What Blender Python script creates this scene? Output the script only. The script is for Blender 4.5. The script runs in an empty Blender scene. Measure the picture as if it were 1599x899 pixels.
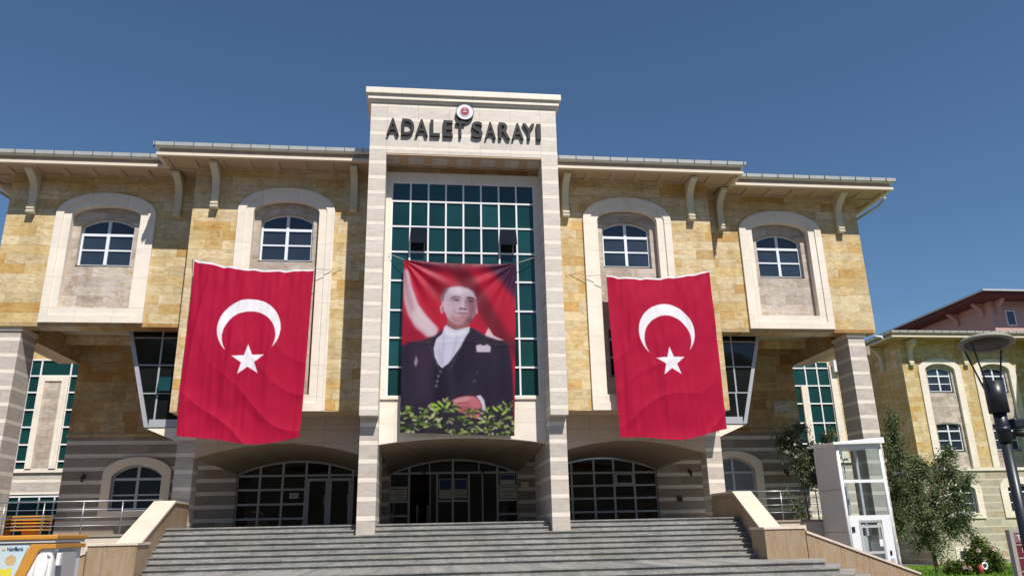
import bpy, math, random
from math import radians, sin, cos, pi, sqrt
from mathutils import Vector, Matrix, noise as mnoise
random.seed(7)
sc = bpy.context.scene
COL = sc.collection

# ------------------------------------------------------------------ camera
F_PX, YAW, PITCH, ROLL = 1195.17, 0.12036925, 0.30872404, -0.02207814
fwd = Vector((sin(YAW)*cos(PITCH), cos(YAW)*cos(PITCH), sin(PITCH)))
right = Vector((cos(YAW), -sin(YAW), 0)); up = right.cross(fwd)
r2 = right*cos(ROLL) + up*sin(ROLL); u2 = -right*sin(ROLL) + up*cos(ROLL)
cam = bpy.data.objects.new('camera', bpy.data.cameras.new('camera')); COL.objects.link(cam)
M = Matrix((r2, u2, -fwd)).transposed().to_4x4(); M.translation = Vector((-1.404, -25.434, -0.023))
cam.matrix_world = M
cam.data.sensor_width = 36; cam.data.lens = F_PX/1599*36
cam.data.clip_start = .1; cam.data.clip_end = 3000
sc.camera = cam

# ------------------------------------------------------------------ light
SUN = Vector((.36, -1, 1.42)).normalized()       # from the scene towards the sun
w = bpy.data.worlds.new('World'); sc.world = w; w.use_nodes = True
nt = w.node_tree; bg = nt.nodes['Background']
sky = nt.nodes.new('ShaderNodeTexSky'); sky.sky_type = 'NISHITA'; sky.sun_disc = False
sky.sun_elevation = math.asin(SUN.z); sky.sun_rotation = math.atan2(SUN.x, SUN.y)
sky.altitude = 1300; sky.air_density = 1.1; sky.dust_density = .3; sky.ozone_density = 1.5
tint = nt.nodes.new('ShaderNodeMix'); tint.data_type = 'RGBA'; tint.blend_type = 'MULTIPLY'; tint.inputs[0].default_value = 1
tint.inputs[7].default_value = (.82, 1.03, 1.17, 1); nt.links.new(sky.outputs[0], tint.inputs[6]); nt.links.new(tint.outputs[2], bg.inputs[0]); bg.inputs[1].default_value = .074
ld = bpy.data.lights.new('sun', 'SUN'); ld.energy = 5.0; ld.angle = radians(.5); ld.color = (1, .95, .87)
lo = bpy.data.objects.new('sun', ld); COL.objects.link(lo)
lo.rotation_euler = (-SUN).to_track_quat('-Z', 'Y').to_euler(); lo.location = (10, -30, 40)
sc.view_settings.view_transform = 'Standard'; sc.view_settings.look = 'None'
sc.view_settings.exposure = .2; sc.view_settings.gamma = 1

# ------------------------------------------------------------------ node helper
class NT:
    def __init__(s, name, rough=.6, spec=.3, metal=0.):
        s.m = bpy.data.materials.new(name); s.m.use_nodes = True; s.nt = s.m.node_tree
        s.b = s.nt.nodes['Principled BSDF']
        s.b.inputs['Roughness'].default_value = rough; s.b.inputs['Specular IOR Level'].default_value = spec
        s.b.inputs['Metallic'].default_value = metal
    def n(s, t, **kw):
        x = s.nt.nodes.new('ShaderNode'+t)
        for k, v in kw.items(): setattr(x, k, v)
        return x
    def L(s, a, b): s.nt.links.new(a, b)
    def put(s, sock, v):
        if hasattr(v, 'is_output') or isinstance(v, bpy.types.NodeSocket): s.L(v, sock)
        else: sock.default_value = v
    def math(s, op, a, b=0., c=0., clamp=False):
        x = s.n('Math', operation=op); x.use_clamp = clamp
        s.put(x.inputs[0], a); s.put(x.inputs[1], b)
        if op in ('MULTIPLY_ADD', 'SMOOTH_MIN', 'COMPARE'): s.put(x.inputs[2], c)
        return x.outputs[0]
    def comb(s, a, b, c=0.):
        x = s.n('CombineXYZ'); s.put(x.inputs[0], a); s.put(x.inputs[1], b); s.put(x.inputs[2], c); return x.outputs[0]
    def white(s, v):
        x = s.n('TexWhiteNoise', noise_dimensions='3D'); s.L(v, x.inputs['Vector']); return x.outputs['Value']
    def noise(s, v, scale, detail=4, rough=.6, dist=0.):
        x = s.n('TexNoise'); s.put(x.inputs['Vector'], v); x.inputs['Scale'].default_value = scale
        x.inputs['Detail'].default_value = detail; x.inputs['Roughness'].default_value = rough; x.inputs['Distortion'].default_value = dist
        return x.outputs['Fac']
    def ramp(s, fac, pts, interp='LINEAR'):
        x = s.n('ValToRGB'); s.L(fac, x.inputs[0]); cr = x.color_ramp; cr.interpolation = interp
        while len(cr.elements) < len(pts): cr.elements.new(.5)
        for e, (p, c) in zip(cr.elements, pts): e.position = p; e.color = (*c, 1) if len(c) == 3 else c
        return x.outputs[0]
    def mix(s, f, a, b, mode='MIX'):
        x = s.n('Mix', data_type='RGBA', blend_type=mode); s.put(x.inputs[0], f)
        for k, v in ((6, a), (7, b)):
            if isinstance(v, tuple): v = (*v, 1) if len(v) == 3 else v
            s.put(x.inputs[k], v)
        return x.outputs[2]
    def color(s, c): 
        if isinstance(c, tuple): c = (*c, 1) if len(c) == 3 else c
        s.put(s.b.inputs['Base Color'], c)
    def bump(s, h, strength=.3, dist=.02):
        x = s.n('Bump'); x.inputs['Strength'].default_value = strength; x.inputs['Distance'].default_value = dist
        s.L(h, x.inputs['Height']); s.L(x.outputs[0], s.b.inputs['Normal'])
    def uvz(s):
        g = s.n('NewGeometry'); sp = s.n('SeparateXYZ'); s.L(g.outputs['Position'], sp.inputs[0])
        sn = s.n('SeparateXYZ'); s.L(g.outputs['True Normal'], sn.inputs[0])
        side = s.math('GREATER_THAN', s.math('ABSOLUTE', sn.outputs[0]), .72)
        dif = s.math('SUBTRACT', sp.outputs[1], sp.outputs[0])
        u = s.math('MULTIPLY_ADD', side, dif, sp.outputs[0])
        return u, sp.outputs[2], g.outputs['Position']

def plain(name, c, rough=.5, spec=.4, metal=0., var=.0, vs=3.):
    t = NT(name, rough, spec, metal)
    if var:
        u, v, p = t.uvz(); f = t.noise(p, vs, 5, .65)
        k = t.ramp(f, [(.3, (1-var,)*3), (.7, (1+var*.5,)*3)])
        t.color(t.mix(1., (*c, 1), k, 'MULTIPLY'))
    else: t.color(c)
    return t.m

def joints(t, fu, fv, wu, wv, jw):
    # distance to the nearest edge, in metres
    du = t.math('MULTIPLY', t.math('MINIMUM', fu, t.math('SUBTRACT', 1., fu)), wu)
    dv = t.math('MULTIPLY', t.math('MINIMUM', fv, t.math('SUBTRACT', 1., fv)), wv)
    return t.math('LESS_THAN', t.math('MINIMUM', du, dv), jw)

def cladding(name, pal, h=.372, wd=1.75, z0=0., vein=(.8, 1.1), patch=None, jw=.006, jd=.62, rough=.42):
    t = NT(name, rough, .35); u, v, p = t.uvz()
    rowf = t.math('DIVIDE', t.math('SUBTRACT', v, z0), h); row = t.math('FLOOR', rowf)
    off = t.white(t.comb(row, 3.7)); ww = t.math('MULTIPLY_ADD', t.white(t.comb(row, 9.1)), wd*.55, wd*.7)
    uf = t.math('ADD', t.math('DIVIDE', u, ww), t.math('MULTIPLY', off, 7.)); col = t.math('FLOOR', uf)
    # cut about half of the blocks in two
    cut = t.math('GREATER_THAN', t.white(t.comb(row, col, 5.)), .6)
    half = t.math('FLOOR', t.math('MULTIPLY', t.math('FRACT', uf), 2.)); idd = t.math('MULTIPLY', t.math('MULTIPLY', half, cut), .5)
    cid = t.math('ADD', col, idd)
    r = t.white(t.comb(row, cid, 1.3)); r3 = t.white(t.comb(row, cid, 8.3))
    base = t.ramp(r, pal, 'CONSTANT')
    sh = t.math('MULTIPLY', r3, 40.)
    base = t.mix(1., base, t.ramp(t.white(t.comb(row, cid, 4.4)), [(0, (.89, .87, .83)), (1, (1.07, 1.06, 1.05))]), 'MULTIPLY')
    vn = t.noise(t.comb(t.math('MULTIPLY', u, 1.1), t.math('MULTIPLY', v, 2.2), sh), 1.5, 7, .62, 1.0)
    k = t.ramp(vn, [(.3, (vein[0],)*3), (.48, (1., 1., 1.)), (.72, (vein[1],)*3)])
    c = t.mix(1., base, k, 'MULTIPLY')
    if patch:
        pn = t.noise(t.comb(t.math('MULTIPLY', u, .8), t.math('MULTIPLY', v, 1.7), sh), 1.6, 6, .7, 2.2)
        pf = t.ramp(pn, [(.47, (0, 0, 0)), (.70, (1, 1, 1))])
        c = t.mix(t.math('MULTIPLY', pf, .55), c, patch)
    fine = t.noise(p, 38., 3, .6); c = t.mix(1., c, t.ramp(fine, [(.3, (.88,)*3), (.7, (1.08,)*3)]), 'MULTIPLY')
    wz = t.noise(t.comb(t.math('MULTIPLY', u, 1.6), t.math('MULTIPLY', v, .22)), 1.2, 5, .6); c = t.mix(1., c, t.ramp(wz, [(.32, (.86, .84, .80)), (.6, (1.04,)*3)]), 'MULTIPLY')
    rn = t.noise(t.comb(t.math('MULTIPLY', u, .9), t.math('MULTIPLY', v, 2.), sh), 3.2, 6, .62, 1.2); c = t.mix(1., c, t.ramp(rn, [(.33, (.80, .66, .46)), (.45, (.95, .91, .84)), (.54, (1., 1., 1.)), (.68, (1.07, 1.10, 1.14))]), 'MULTIPLY')
    jf = joints(t, t.math('FRACT', uf), t.math('FRACT', rowf), wd, h, jw)
    mid = t.math('MULTIPLY', cut, t.math('LESS_THAN', t.math('ABSOLUTE', t.math('SUBTRACT', t.math('FRACT', uf), .5)), jw/wd))
    jf = t.math('MAXIMUM', jf, mid)
    c = t.mix(jf, c, t.mix(1., c, (jd, jd*.93, jd*.85), 'MULTIPLY'))
    t.color(c)
    t.bump(t.math('ADD', t.math('MULTIPLY', r3, .5), t.math('MULTIPLY', t.math('SUBTRACT', 1., jf), 1.)), .35, .01)
    return t.m

def striped(name, period, ztop, cream_h, light, dark, wd=1.05, rough=.45, jw=.006, dvar=(.78, 1.15), u0=None, calm=False):
    t = NT(name, rough, .3); u, v, p = t.uvz()
    rf = t.math('DIVIDE', t.math('SUBTRACT', ztop, v), period); row = t.math('FLOOR', rf); fr = t.math('FRACT', rf)
    cf = cream_h/period; isl = t.math('LESS_THAN', fr, cf)
    off = t.white(t.comb(row, isl, 2.2)); uf = t.math('ADD', t.math('DIVIDE', u, wd), t.math('MULTIPLY', off, 5.)) if u0 is None else t.math('DIVIDE', t.math('SUBTRACT', u, u0), wd); col = t.math('FLOOR', uf)
    r = t.white(t.comb(row, col, isl)); sh = t.math('MULTIPLY', r, 30.)
    dk = t.ramp(r, [(0, dark), (.35, tuple(x*1.18 for x in dark)), (.6, (dark[0]*.98, dark[1]*.9, dark[2]*.82)), (.8, tuple(x*.86 for x in dark))], 'CONSTANT') if not calm else t.ramp(r, [(0, tuple(x*.93 for x in dark)), (1, tuple(x*1.06 for x in dark))])
    vn = t.noise(t.comb(t.math('MULTIPLY', u, 1.), t.math('MULTIPLY', v, 3.), sh), 1.7, 7, .65, 1.1)
    k = t.ramp(vn, [(.3, (dvar[0],)*3), (.5, (1, 1, 1)), (.7, (dvar[1],)*3)])
    c = t.mix(1., dk, k, 'MULTIPLY')
    lt = t.mix(1., (*light, 1), t.ramp(vn, [(.3, (.88,)*3), (.7, (1.05,)*3)]), 'MULTIPLY')
    c = t.mix(isl, c, lt)
    fine = t.noise(p, 30., 3, .6); c = t.mix(1., c, t.ramp(fine, [(.3, (.9,)*3), (.7, (1.07,)*3)]), 'MULTIPLY')
    e = t.math('MULTIPLY', t.math('MINIMUM', fr, t.math('SUBTRACT', 1., fr)), period)
    e2 = t.math('MULTIPLY', t.math('ABSOLUTE', t.math('SUBTRACT', fr, cf)), period)
    fu = t.math('FRACT', uf); e3 = t.math('MULTIPLY', t.math('MINIMUM', fu, t.math('SUBTRACT', 1., fu)), wd)
    jf = t.math('LESS_THAN', t.math('MINIMUM', t.math('MINIMUM', e, e2), e3), jw)
    c = t.mix(jf, c, t.mix(1., c, (.62, .58, .55), 'MULTIPLY')); t.color(c)
    return t.m

def panels(name, c, w_, h_, z0=0., u0=0., jw=.007, var=.1, rough=.5, jc=.55, streak=False):
    t = NT(name, rough, .3); u, v, p = t.uvz()
    uf = t.math('DIVIDE', t.math('SUBTRACT', u, u0), w_); vf = t.math('DIVIDE', t.math('SUBTRACT', v, z0), h_)
    jf = joints(t, t.math('FRACT', uf), t.math('FRACT', vf), w_, h_, jw)
    r = t.white(t.comb(t.math('FLOOR', uf), t.math('FLOOR', vf)))
    k = t.ramp(r, [(0, (1-var,)*3), (1, (1+var*.5,)*3)])
    q = t.comb(t.math('MULTIPLY', u, 5. if streak else 1.), t.math('MULTIPLY', v, .9 if streak else 2.), t.math('MULTIPLY', r, 9.))
    f = t.noise(q, 1.5, 6, .65, .8)
    if streak:
        cc = t.ramp(f, [(.3, tuple(x*.8 for x in c)), (.45, c), (.58, (c[0]*.86, c[1]*.76, c[2]*.60)), (.72, tuple(min(1, x*1.15) for x in c))])
    else:
        cc = t.mix(1., (*c, 1), t.ramp(f, [(.3, (.9,)*3), (.7, (1.05,)*3)]), 'MULTIPLY')
    cc = t.mix(1., cc, k, 'MULTIPLY')
    t.color(t.mix(jf, cc, t.mix(1., cc, (jc, jc*.95, jc*.9), 'MULTIPLY')))
    return t.m

def glassy(name, c, rough=.04, spec=.6, var=.35, wob=.04):
    t = NT(name, rough, spec); u, v, p = t.uvz()
    f = t.noise(t.comb(t.math('MULTIPLY', u, .35), t.math('MULTIPLY', v, .35)), 1.2, 3, .5)
    gi = t.n('NewGeometry').outputs['Random Per Island']; c0_ = t.mix(1., (*c, 1), t.ramp(gi, [(0, (.55,)*3), (.5, (1,)*3), (1, (1.5,)*3)]), 'MULTIPLY')  # random tone per pane stands in for uneven reflections
    t.color(t.mix(1., c0_, t.ramp(f, [(.3, (1-var,)*3), (.7, (1+var,)*3)]), 'MULTIPLY'))
    t.bump(t.noise(p, .8, 1, .4), wob, .3)
    return t.m

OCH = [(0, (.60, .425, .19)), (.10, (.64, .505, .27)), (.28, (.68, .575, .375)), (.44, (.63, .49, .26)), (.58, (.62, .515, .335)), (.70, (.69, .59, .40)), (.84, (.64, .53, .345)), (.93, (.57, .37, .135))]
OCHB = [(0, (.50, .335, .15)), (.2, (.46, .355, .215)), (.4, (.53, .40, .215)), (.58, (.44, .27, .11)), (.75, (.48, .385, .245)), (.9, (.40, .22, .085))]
m = {}
m['ochre'] = cladding('ochre_travertine', OCH, patch=(.56, .34, .11), z0=.11)
m['ochre2'] = cladding('brown_ochre_stone', OCHB, h=.42, wd=1.2, patch=(.42, .215, .075), z0=.05)  # darker, browner ochre for the porch and rear walls
m['pier'] = striped('striped_pier_stone', .5836, 2.905, .15, (.80, .72, .625), (.52, .46, .41), wd=3., u0=-1.5, calm=True)
m['tower'] = striped('striped_tower_stone', .5836, 13.31, .15, (.82, .745, .645), (.64, .575, .51), wd=1.124, u0=-2.81, calm=True, dvar=(.84, 1.1))
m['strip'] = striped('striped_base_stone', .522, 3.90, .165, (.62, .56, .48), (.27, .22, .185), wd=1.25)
m['annexs'] = striped('striped_annex_stone', .545, .30, .14, (.60, .54, .42), (.44, .40, .32), wd=1.3)
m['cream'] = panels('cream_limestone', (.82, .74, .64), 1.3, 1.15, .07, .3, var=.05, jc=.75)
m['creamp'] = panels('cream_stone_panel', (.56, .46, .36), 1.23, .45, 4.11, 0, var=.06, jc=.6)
m['grey'] = cladding('grey_travertine', [(0, (.50, .44, .405)), (.3, (.56, .50, .455)), (.6, (.46, .40, .37)), (.8, (.53, .47, .435))], h=.372, wd=1.5, vein=(.8, 1.12), z0=.1, jd=.75, jw=.006)
m['infill2'] = m['grey']
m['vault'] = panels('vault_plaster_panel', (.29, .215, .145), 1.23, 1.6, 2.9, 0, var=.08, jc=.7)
m['travertine'] = panels('streaked_travertine', (.38, .285, .20), .85, 3., -5., .2, var=.1, streak=True, jc=.6)
m['cap'] = panels('travertine_coping', (.68, .58, .47), 1.1, 9., -5., 0, var=.06, jc=.8)
m['soffit'] = plain('bounce_tan_soffit', (.54, .385, .25), .7, .2, var=.08, vs=1.2)  # warm bounced light is mixed into the tan
m['mould'] = plain('cream_moulding', (.74, .64, .52), .6, .3, var=.06, vs=1)
m['strap'] = plain('gutter_strap', (.10, .09, .08), .6, .2)
m['fascia'] = plain('taupe_fascia', (.34, .28, .23), .6, .3, var=.1)
m['gutter'] = plain('zinc_gutter', (.62, .62, .58), .35, .5, .35, var=.1)
m['dark'] = plain('dark_steel', (.02, .02, .022), .5, .4)
m['frame'] = plain('pale_window_frame', (.76, .80, .86), .4, .4)
m['alu'] = plain('grey_aluminium_frame', (.42, .44, .48), .4, .5, .2)
m['white'] = plain('white_paint', (.80, .80, .82), .35, .4, var=.04)
m['glass'] = glassy('dark_window_glass', (.022, .032, .05))
m['dglass'] = glassy('black_door_glass', (.008, .009, .010), spec=.5)
m['paleglass'] = glassy('pale_window_glass', (.13, .15, .18))  # paler base colour for the right porch window
m['green'] = glassy('teal_curtain_glass', (.007, .042, .044), rough=.06, spec=.5, var=.3)
m['roof'] = plain('roof_sheet', (.30, .14, .10), .6, .3, var=.2)
m['step'] = None

def step_mat():
    t = NT('worn_grey_step_stone', .6, .3); u, v, p = t.uvz()
    f = t.noise(t.comb(t.math('MULTIPLY', u, .8), t.math('MULTIPLY', v, 5.)), 2.2, 8, .7, .6)
    row = t.math('FLOOR', t.math('DIVIDE', v, .16)); uf = t.math('ADD', t.math('DIVIDE', u, 1.3), t.math('MULTIPLY', t.white(t.comb(row, 4.)), 4.))
    r = t.white(t.comb(t.math('FLOOR', uf), row))
    c = t.ramp(f, [(.28, (.15, .148, .145)), (.45, (.24, .236, .225)), (.6, (.31, .30, .285)), (.75, (.40, .38, .355))])
    c = t.mix(1., c, t.ramp(r, [(0, (.85,)*3), (1, (1.12,)*3)]), 'MULTIPLY')
    big = t.noise(p, .35, 5, .7); c = t.mix(t.ramp(big, [(.52, (0, 0, 0)), (.7, (.5,)*3)]), c, (.38, .34, .28))
    st = t.noise(p, 9., 4, .7); c = t.mix(1., c, t.ramp(st, [(.35, (.8,)*3), (.6, (1.06,)*3)]), 'MULTIPLY')
    t.color(c); t.bump(st, .25, .01); return t.m
m['step'] = step_mat()

# ------------------------------------------------------------------ mesh helper
class MB:
    def __init__(s): s.v = []; s.f = []; s.mi = []
    def add(s, vs, fs, mi=0):
        o = len(s.v); s.v += [tuple(x) for x in vs]
        for f in fs: s.f.append([i+o for i in f]); s.mi.append(mi)
        return s
    def box(s, x0, x1, y0, y1, z0, z1, mi=0):
        if x0 > x1: x0, x1 = x1, x0
        if y0 > y1: y0, y1 = y1, y0
        if z0 > z1: z0, z1 = z1, z0
        return s.add([(x0,y0,z0),(x1,y0,z0),(x1,y1,z0),(x0,y1,z0),(x0,y0,z1),(x1,y0,z1),(x1,y1,z1),(x0,y1,z1)],
              [(0,3,2,1),(4,5,6,7),(0,1,5,4),(1,2,6,5),(2,3,7,6),(3,0,4,7)], mi)
    def quad(s, a, b, c, d, mi=0): return s.add([a,b,c,d], [(0,1,2,3)], mi)
    def strip(s, A, B, mi=0):
        n = len(A); o = [(i, i+1, n+i+1, n+i) for i in range(n-1)]
        return s.add(list(A)+list(B), o, mi)
    def prism(s, pts, axis, a, b, mi=0):
        """pts: 2D polygon; axis x: pts=(y,z); y: pts=(x,z); z: pts=(x,y)"""
        def P(p, t): return (t, p[0], p[1]) if axis == 'x' else (p[0], t, p[1]) if axis == 'y' else (p[0], p[1], t)
        n = len(pts); vs = [P(p, a) for p in pts]+[P(p, b) for p in pts]
        fs = [tuple(range(n)), tuple(range(2*n-1, n-1, -1))]+[(i, n+i, n+(i+1) % n, (i+1) % n) for i in range(n)]
        return s.add(vs, fs, mi)
    def tube(s, pts, r, seg=10, mi=0, caps=True):
        pts = [Vector(p) for p in pts]; rs = r if isinstance(r, (list, tuple)) else [r]*len(pts)
        rings = []
        for i, p in enumerate(pts):
            d = (pts[min(i+1, len(pts)-1)]-pts[max(i-1, 0)]).normalized()
            a = Vector((0, 0, 1)) if abs(d.z) < .9 else Vector((1, 0, 0))
            x = d.cross(a).normalized(); y = d.cross(x)
            rings.append([p+(x*cos(t*2*pi/seg)+y*sin(t*2*pi/seg))*rs[i] for t in range(seg)])
        o = len(s.v); s.v += [tuple(q) for R in rings for q in R]
        for i in range(len(pts)-1):
            for t in range(seg):
                s.f.append([o+i*seg+t, o+i*seg+(t+1) % seg, o+(i+1)*seg+(t+1) % seg, o+(i+1)*seg+t]); s.mi.append(mi)
        if caps:
            s.f.append([o+t for t in range(seg)]); s.mi.append(mi)
            s.f.append([o+(len(pts)-1)*seg+t for t in range(seg)][::-1]); s.mi.append(mi)
        return s
    def lathe(s, prof, c=(0,0,0), seg=28, mi=0):
        o = len(s.v)
        for r, z in prof:
            for t in range(seg): s.v.append((c[0]+r*cos(2*pi*t/seg), c[1]+r*sin(2*pi*t/seg), c[2]+z))
        for i in range(len(prof)-1):
            for t in range(seg):
                s.f.append([o+i*seg+t, o+i*seg+(t+1) % seg, o+(i+1)*seg+(t+1) % seg, o+(i+1)*seg+t]); s.mi.append(mi)
        return s
    def obj(s, name, mats, parent=None, recalc=True, bevel=0, smooth=False):
        if not isinstance(mats, (list, tuple)): mats = [mats]
        me = bpy.data.meshes.new(name); me.from_pydata(s.v, [], s.f)
        for x in mats: me.materials.append(m[x] if isinstance(x, str) else x)
        me.polygons.foreach_set('material_index', s.mi)
        if recalc:
            import bmesh
            bm = bmesh.new(); bm.from_mesh(me); bmesh.ops.recalc_face_normals(bm, faces=bm.faces[:]); bm.to_mesh(me); bm.free()
        if smooth: me.polygons.foreach_set('use_smooth', [True]*len(me.polygons))
        o = bpy.data.objects.new(name, me); COL.objects.link(o)
        if bevel:
            b = o.modifiers.new('bevel', 'BEVEL'); b.width = bevel; b.segments = 2; b.limit_method = 'ANGLE'
        if parent is not None: attach(o, parent)
        return o

WORLD_OFF = {}
def attach(o, parent):
    """mesh data in world coordinates under a parent that stands at its base"""
    o.parent = parent
    a = parent; off = Vector((0, 0, 0))
    while a is not None: off += a.location; a = a.parent
    o.location = -off

def thing(name, label, cat, loc=(0,0,0), group=None):
    o = bpy.data.objects.new(name, None); COL.objects.link(o); o.location = loc; o.empty_display_size = .2
    return tag(o, label, cat, group)
def tag(o, label, cat, group=None):
    o['label'] = label; o['category'] = cat
    if group: o['group'] = group
    return o
def setting(o, kind='structure'):
    o['kind'] = kind; return o

def arch(cx, a, zs, h, n=20):
    """points from left spring over the top to right spring (half ellipse or flatter)"""
    return [(cx-a*cos(pi*i/n), zs+h*sin(pi*i/n)) for i in range(n+1)]
def segm(cx, a, zs, h, n=20):
    """shallow segmental arch"""
    R = (a*a+h*h)/(2*h); t0 = math.asin(min(1, a/R))
    return [(cx+R*sin(-t0+2*t0*i/n), zs+h-R+R*cos(-t0+2*t0*i/n)) for i in range(n+1)]
def at_y(pts, y): return [(x, y, z) for x, z in pts]
def outline(arc, z0):
    """closed outline: bottom left, arch, bottom right"""
    return [(arc[0][0], z0)]+arc+[(arc[-1][0], z0)]
def ring(mb, outer, inner, y0, y1, bottom=True, mi=0):
    A = at_y(outer, y0); B = at_y(inner, y0); n = len(A)
    if bottom: A = A+[A[0]]; B = B+[B[0]]
    mb.strip(A, B, mi); mb.strip(A, [(x, y1, z) for x, y, z in A], mi); mb.strip(B, [(x, y1, z) for x, y, z in B], mi)

def arched_window(parent, cx, wid, z0, zs, zt, y, tr, bars, fw=.07, mull=.11, fmat='frame', gmat='glass', sill=True, name='window', twoc=True):
    a = wid/2
    out = outline(segm(cx, a, zs, zt-zs), z0); inn = outline(segm(cx, a-fw, zs-fw*.2, zt-zs-fw*.8), z0+fw)
    mb = MB(); ring(mb, out, inn, y, y+.08)
    def top(x): 
        for (xa, za), (xb, zb) in zip(inn[1:-1], inn[2:-1]):
            if xa <= x <= xb: return za+(zb-za)*(x-xa)/(xb-xa+1e-9)
        return zs
    if twoc: mb.box(cx-mull/2, cx+mull/2, y-.012, y+.07, z0+fw, top(cx)+.03)
    if tr: mb.box(cx-a+fw-.01, cx+a-fw+.01, y-.006, y+.066, tr-.05, tr+.05)
    for b in bars:
        for sg in (-1, 1):
            x0, x1 = (cx+sg*mull/2, cx+sg*(a-fw)) if twoc else (cx-a+fw, cx+a-fw)
            mb.box(min(x0, x1), max(x0, x1), y+.004, y+.06, b-.03, b+.03)
    wdw = mb.obj(name, fmat, parent)
    g = MB(); pts = outline(segm(cx, a-.02, zs-.01, zt-zs-.01), z0+.02); g.add(at_y(pts, y+.045), [tuple(range(len(pts)))])
    g.obj('pane', gmat, wdw)
    if sill:
        MB().box(cx-a-.03, cx+a+.03, y-.16, y+.06, z0-.05, z0-.004).obj('sill', 'dark', wdw, bevel=.006)
    return wdw

def surround(parent, cx, y, ow, iw, z0, zi0, zs, oh, ih, proud=.1, mat='cream'):
    """two-step arched stone frame; outer band prouder than the inner band"""
    mw = iw+(ow-iw)*.5
    o = outline(arch(cx, ow, zs, oh, 28), z0)
    mi_ = outline(arch(cx, mw, zs-.02, (oh+ih)/2+.02, 28), z0+(zi0-z0)*.5 if zi0-z0 > .3 else z0)
    i_ = outline(arch(cx, iw, zs-.05, ih+.05, 28), zi0)
    mb = MB(); ring(mb, o, mi_, y-proud, y+.02); ring(mb, mi_, i_, y-proud+.045, y+.40)
    return mb.obj('window_surround', mat, parent, bevel=0)

def wall_round(mb, x0, x1, cx, ow, z0, z1, zs, oh, y, n=28):
    """wall front between x0..x1 leaving out an arched bay that runs down to z0"""
    arc = arch(cx, ow-.04, zs, oh-.04, n)
    mb.quad((x0, y, z0), (arc[0][0], y, z0), (arc[0][0], y, z1), (x0, y, z1))
    mb.quad((arc[-1][0], y, z0), (x1, y, z0), (x1, y, z1), (arc[-1][0], y, z1))
    mb.strip(at_y(arc, y), [(x, y, z1) for x, _ in arc])

def infill(parent, cx, iw, z0, zs, ih, y, wins, depth=.2):
    """stone panel inside the surround, with openings for windows (x half width, z0, zs, zt)"""
    mb = MB(); hw = wins[0][0]; top = arch(cx, iw+.02, zs-.05, ih+.07, 28)
    zt_of = lambda x: next((za+(zb-za)*(x-xa)/(xb-xa+1e-9) for (xa, za), (xb, zb) in zip(top, top[1:]) if xa <= x <= xb), zs)
    # jambs (with their curved tops)
    for sg in (-1, 1):
        xs = [cx+sg*(hw+(iw+.02-hw)*k/8) for k in range(9)]
        mb.strip([(x, y, z0) for x in xs], [(x, y, zt_of(x)) for x in xs])
    z = z0
    for (h, a0, as_, at_) in wins:
        mb.quad((cx-hw, y, z), (cx+hw, y, z), (cx+hw, y, a0), (cx-hw, y, a0))
        sg_ = segm(cx, hw, as_, at_-as_)
        mb.quad((cx-hw, y, a0), (cx-hw, y+depth, a0), (cx-hw, y+depth, as_), (cx-hw, y, as_))
        mb.quad((cx+hw, y, a0), (cx+hw, y+depth, a0), (cx+hw, y+depth, as_), (cx+hw, y, as_))
        mb.quad((cx-hw, y, a0), (cx+hw, y, a0), (cx+hw, y+depth, a0), (cx-hw, y+depth, a0))
        mb.strip(at_y(sg_, y), at_y(sg_, y+depth)); last = sg_; z = at_
        if (h, a0, as_, at_) != wins[-1]:
            mb.strip(at_y(sg_, y), [(x, y, at_) for x, _ in sg_])
    mb.strip(at_y(last, y), [(x, y, zt_of(x)) for x, _ in last])
    return mb.obj('stone_infill', 'grey', parent)

def sweep(mb, path, outs, prof, mi=0, closed=True):
    """profile (offset outward, z) along a wall path; outs = mitred outward vectors per path point"""
    rings = [[(px+ox*o, py+oy*o, z) for o, z in prof] for (px, py), (ox, oy) in zip(path, outs)]
    n = len(prof)
    for A, B in zip(rings, rings[1:]):
        mb.add(A+B, [(i, (i+1) % n, n+(i+1) % n, n+i) for i in range(n if closed else n-1)], mi)
    mb.add(rings[0], [tuple(range(n))], mi); mb.add(rings[-1], [tuple(range(n))], mi)

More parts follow.
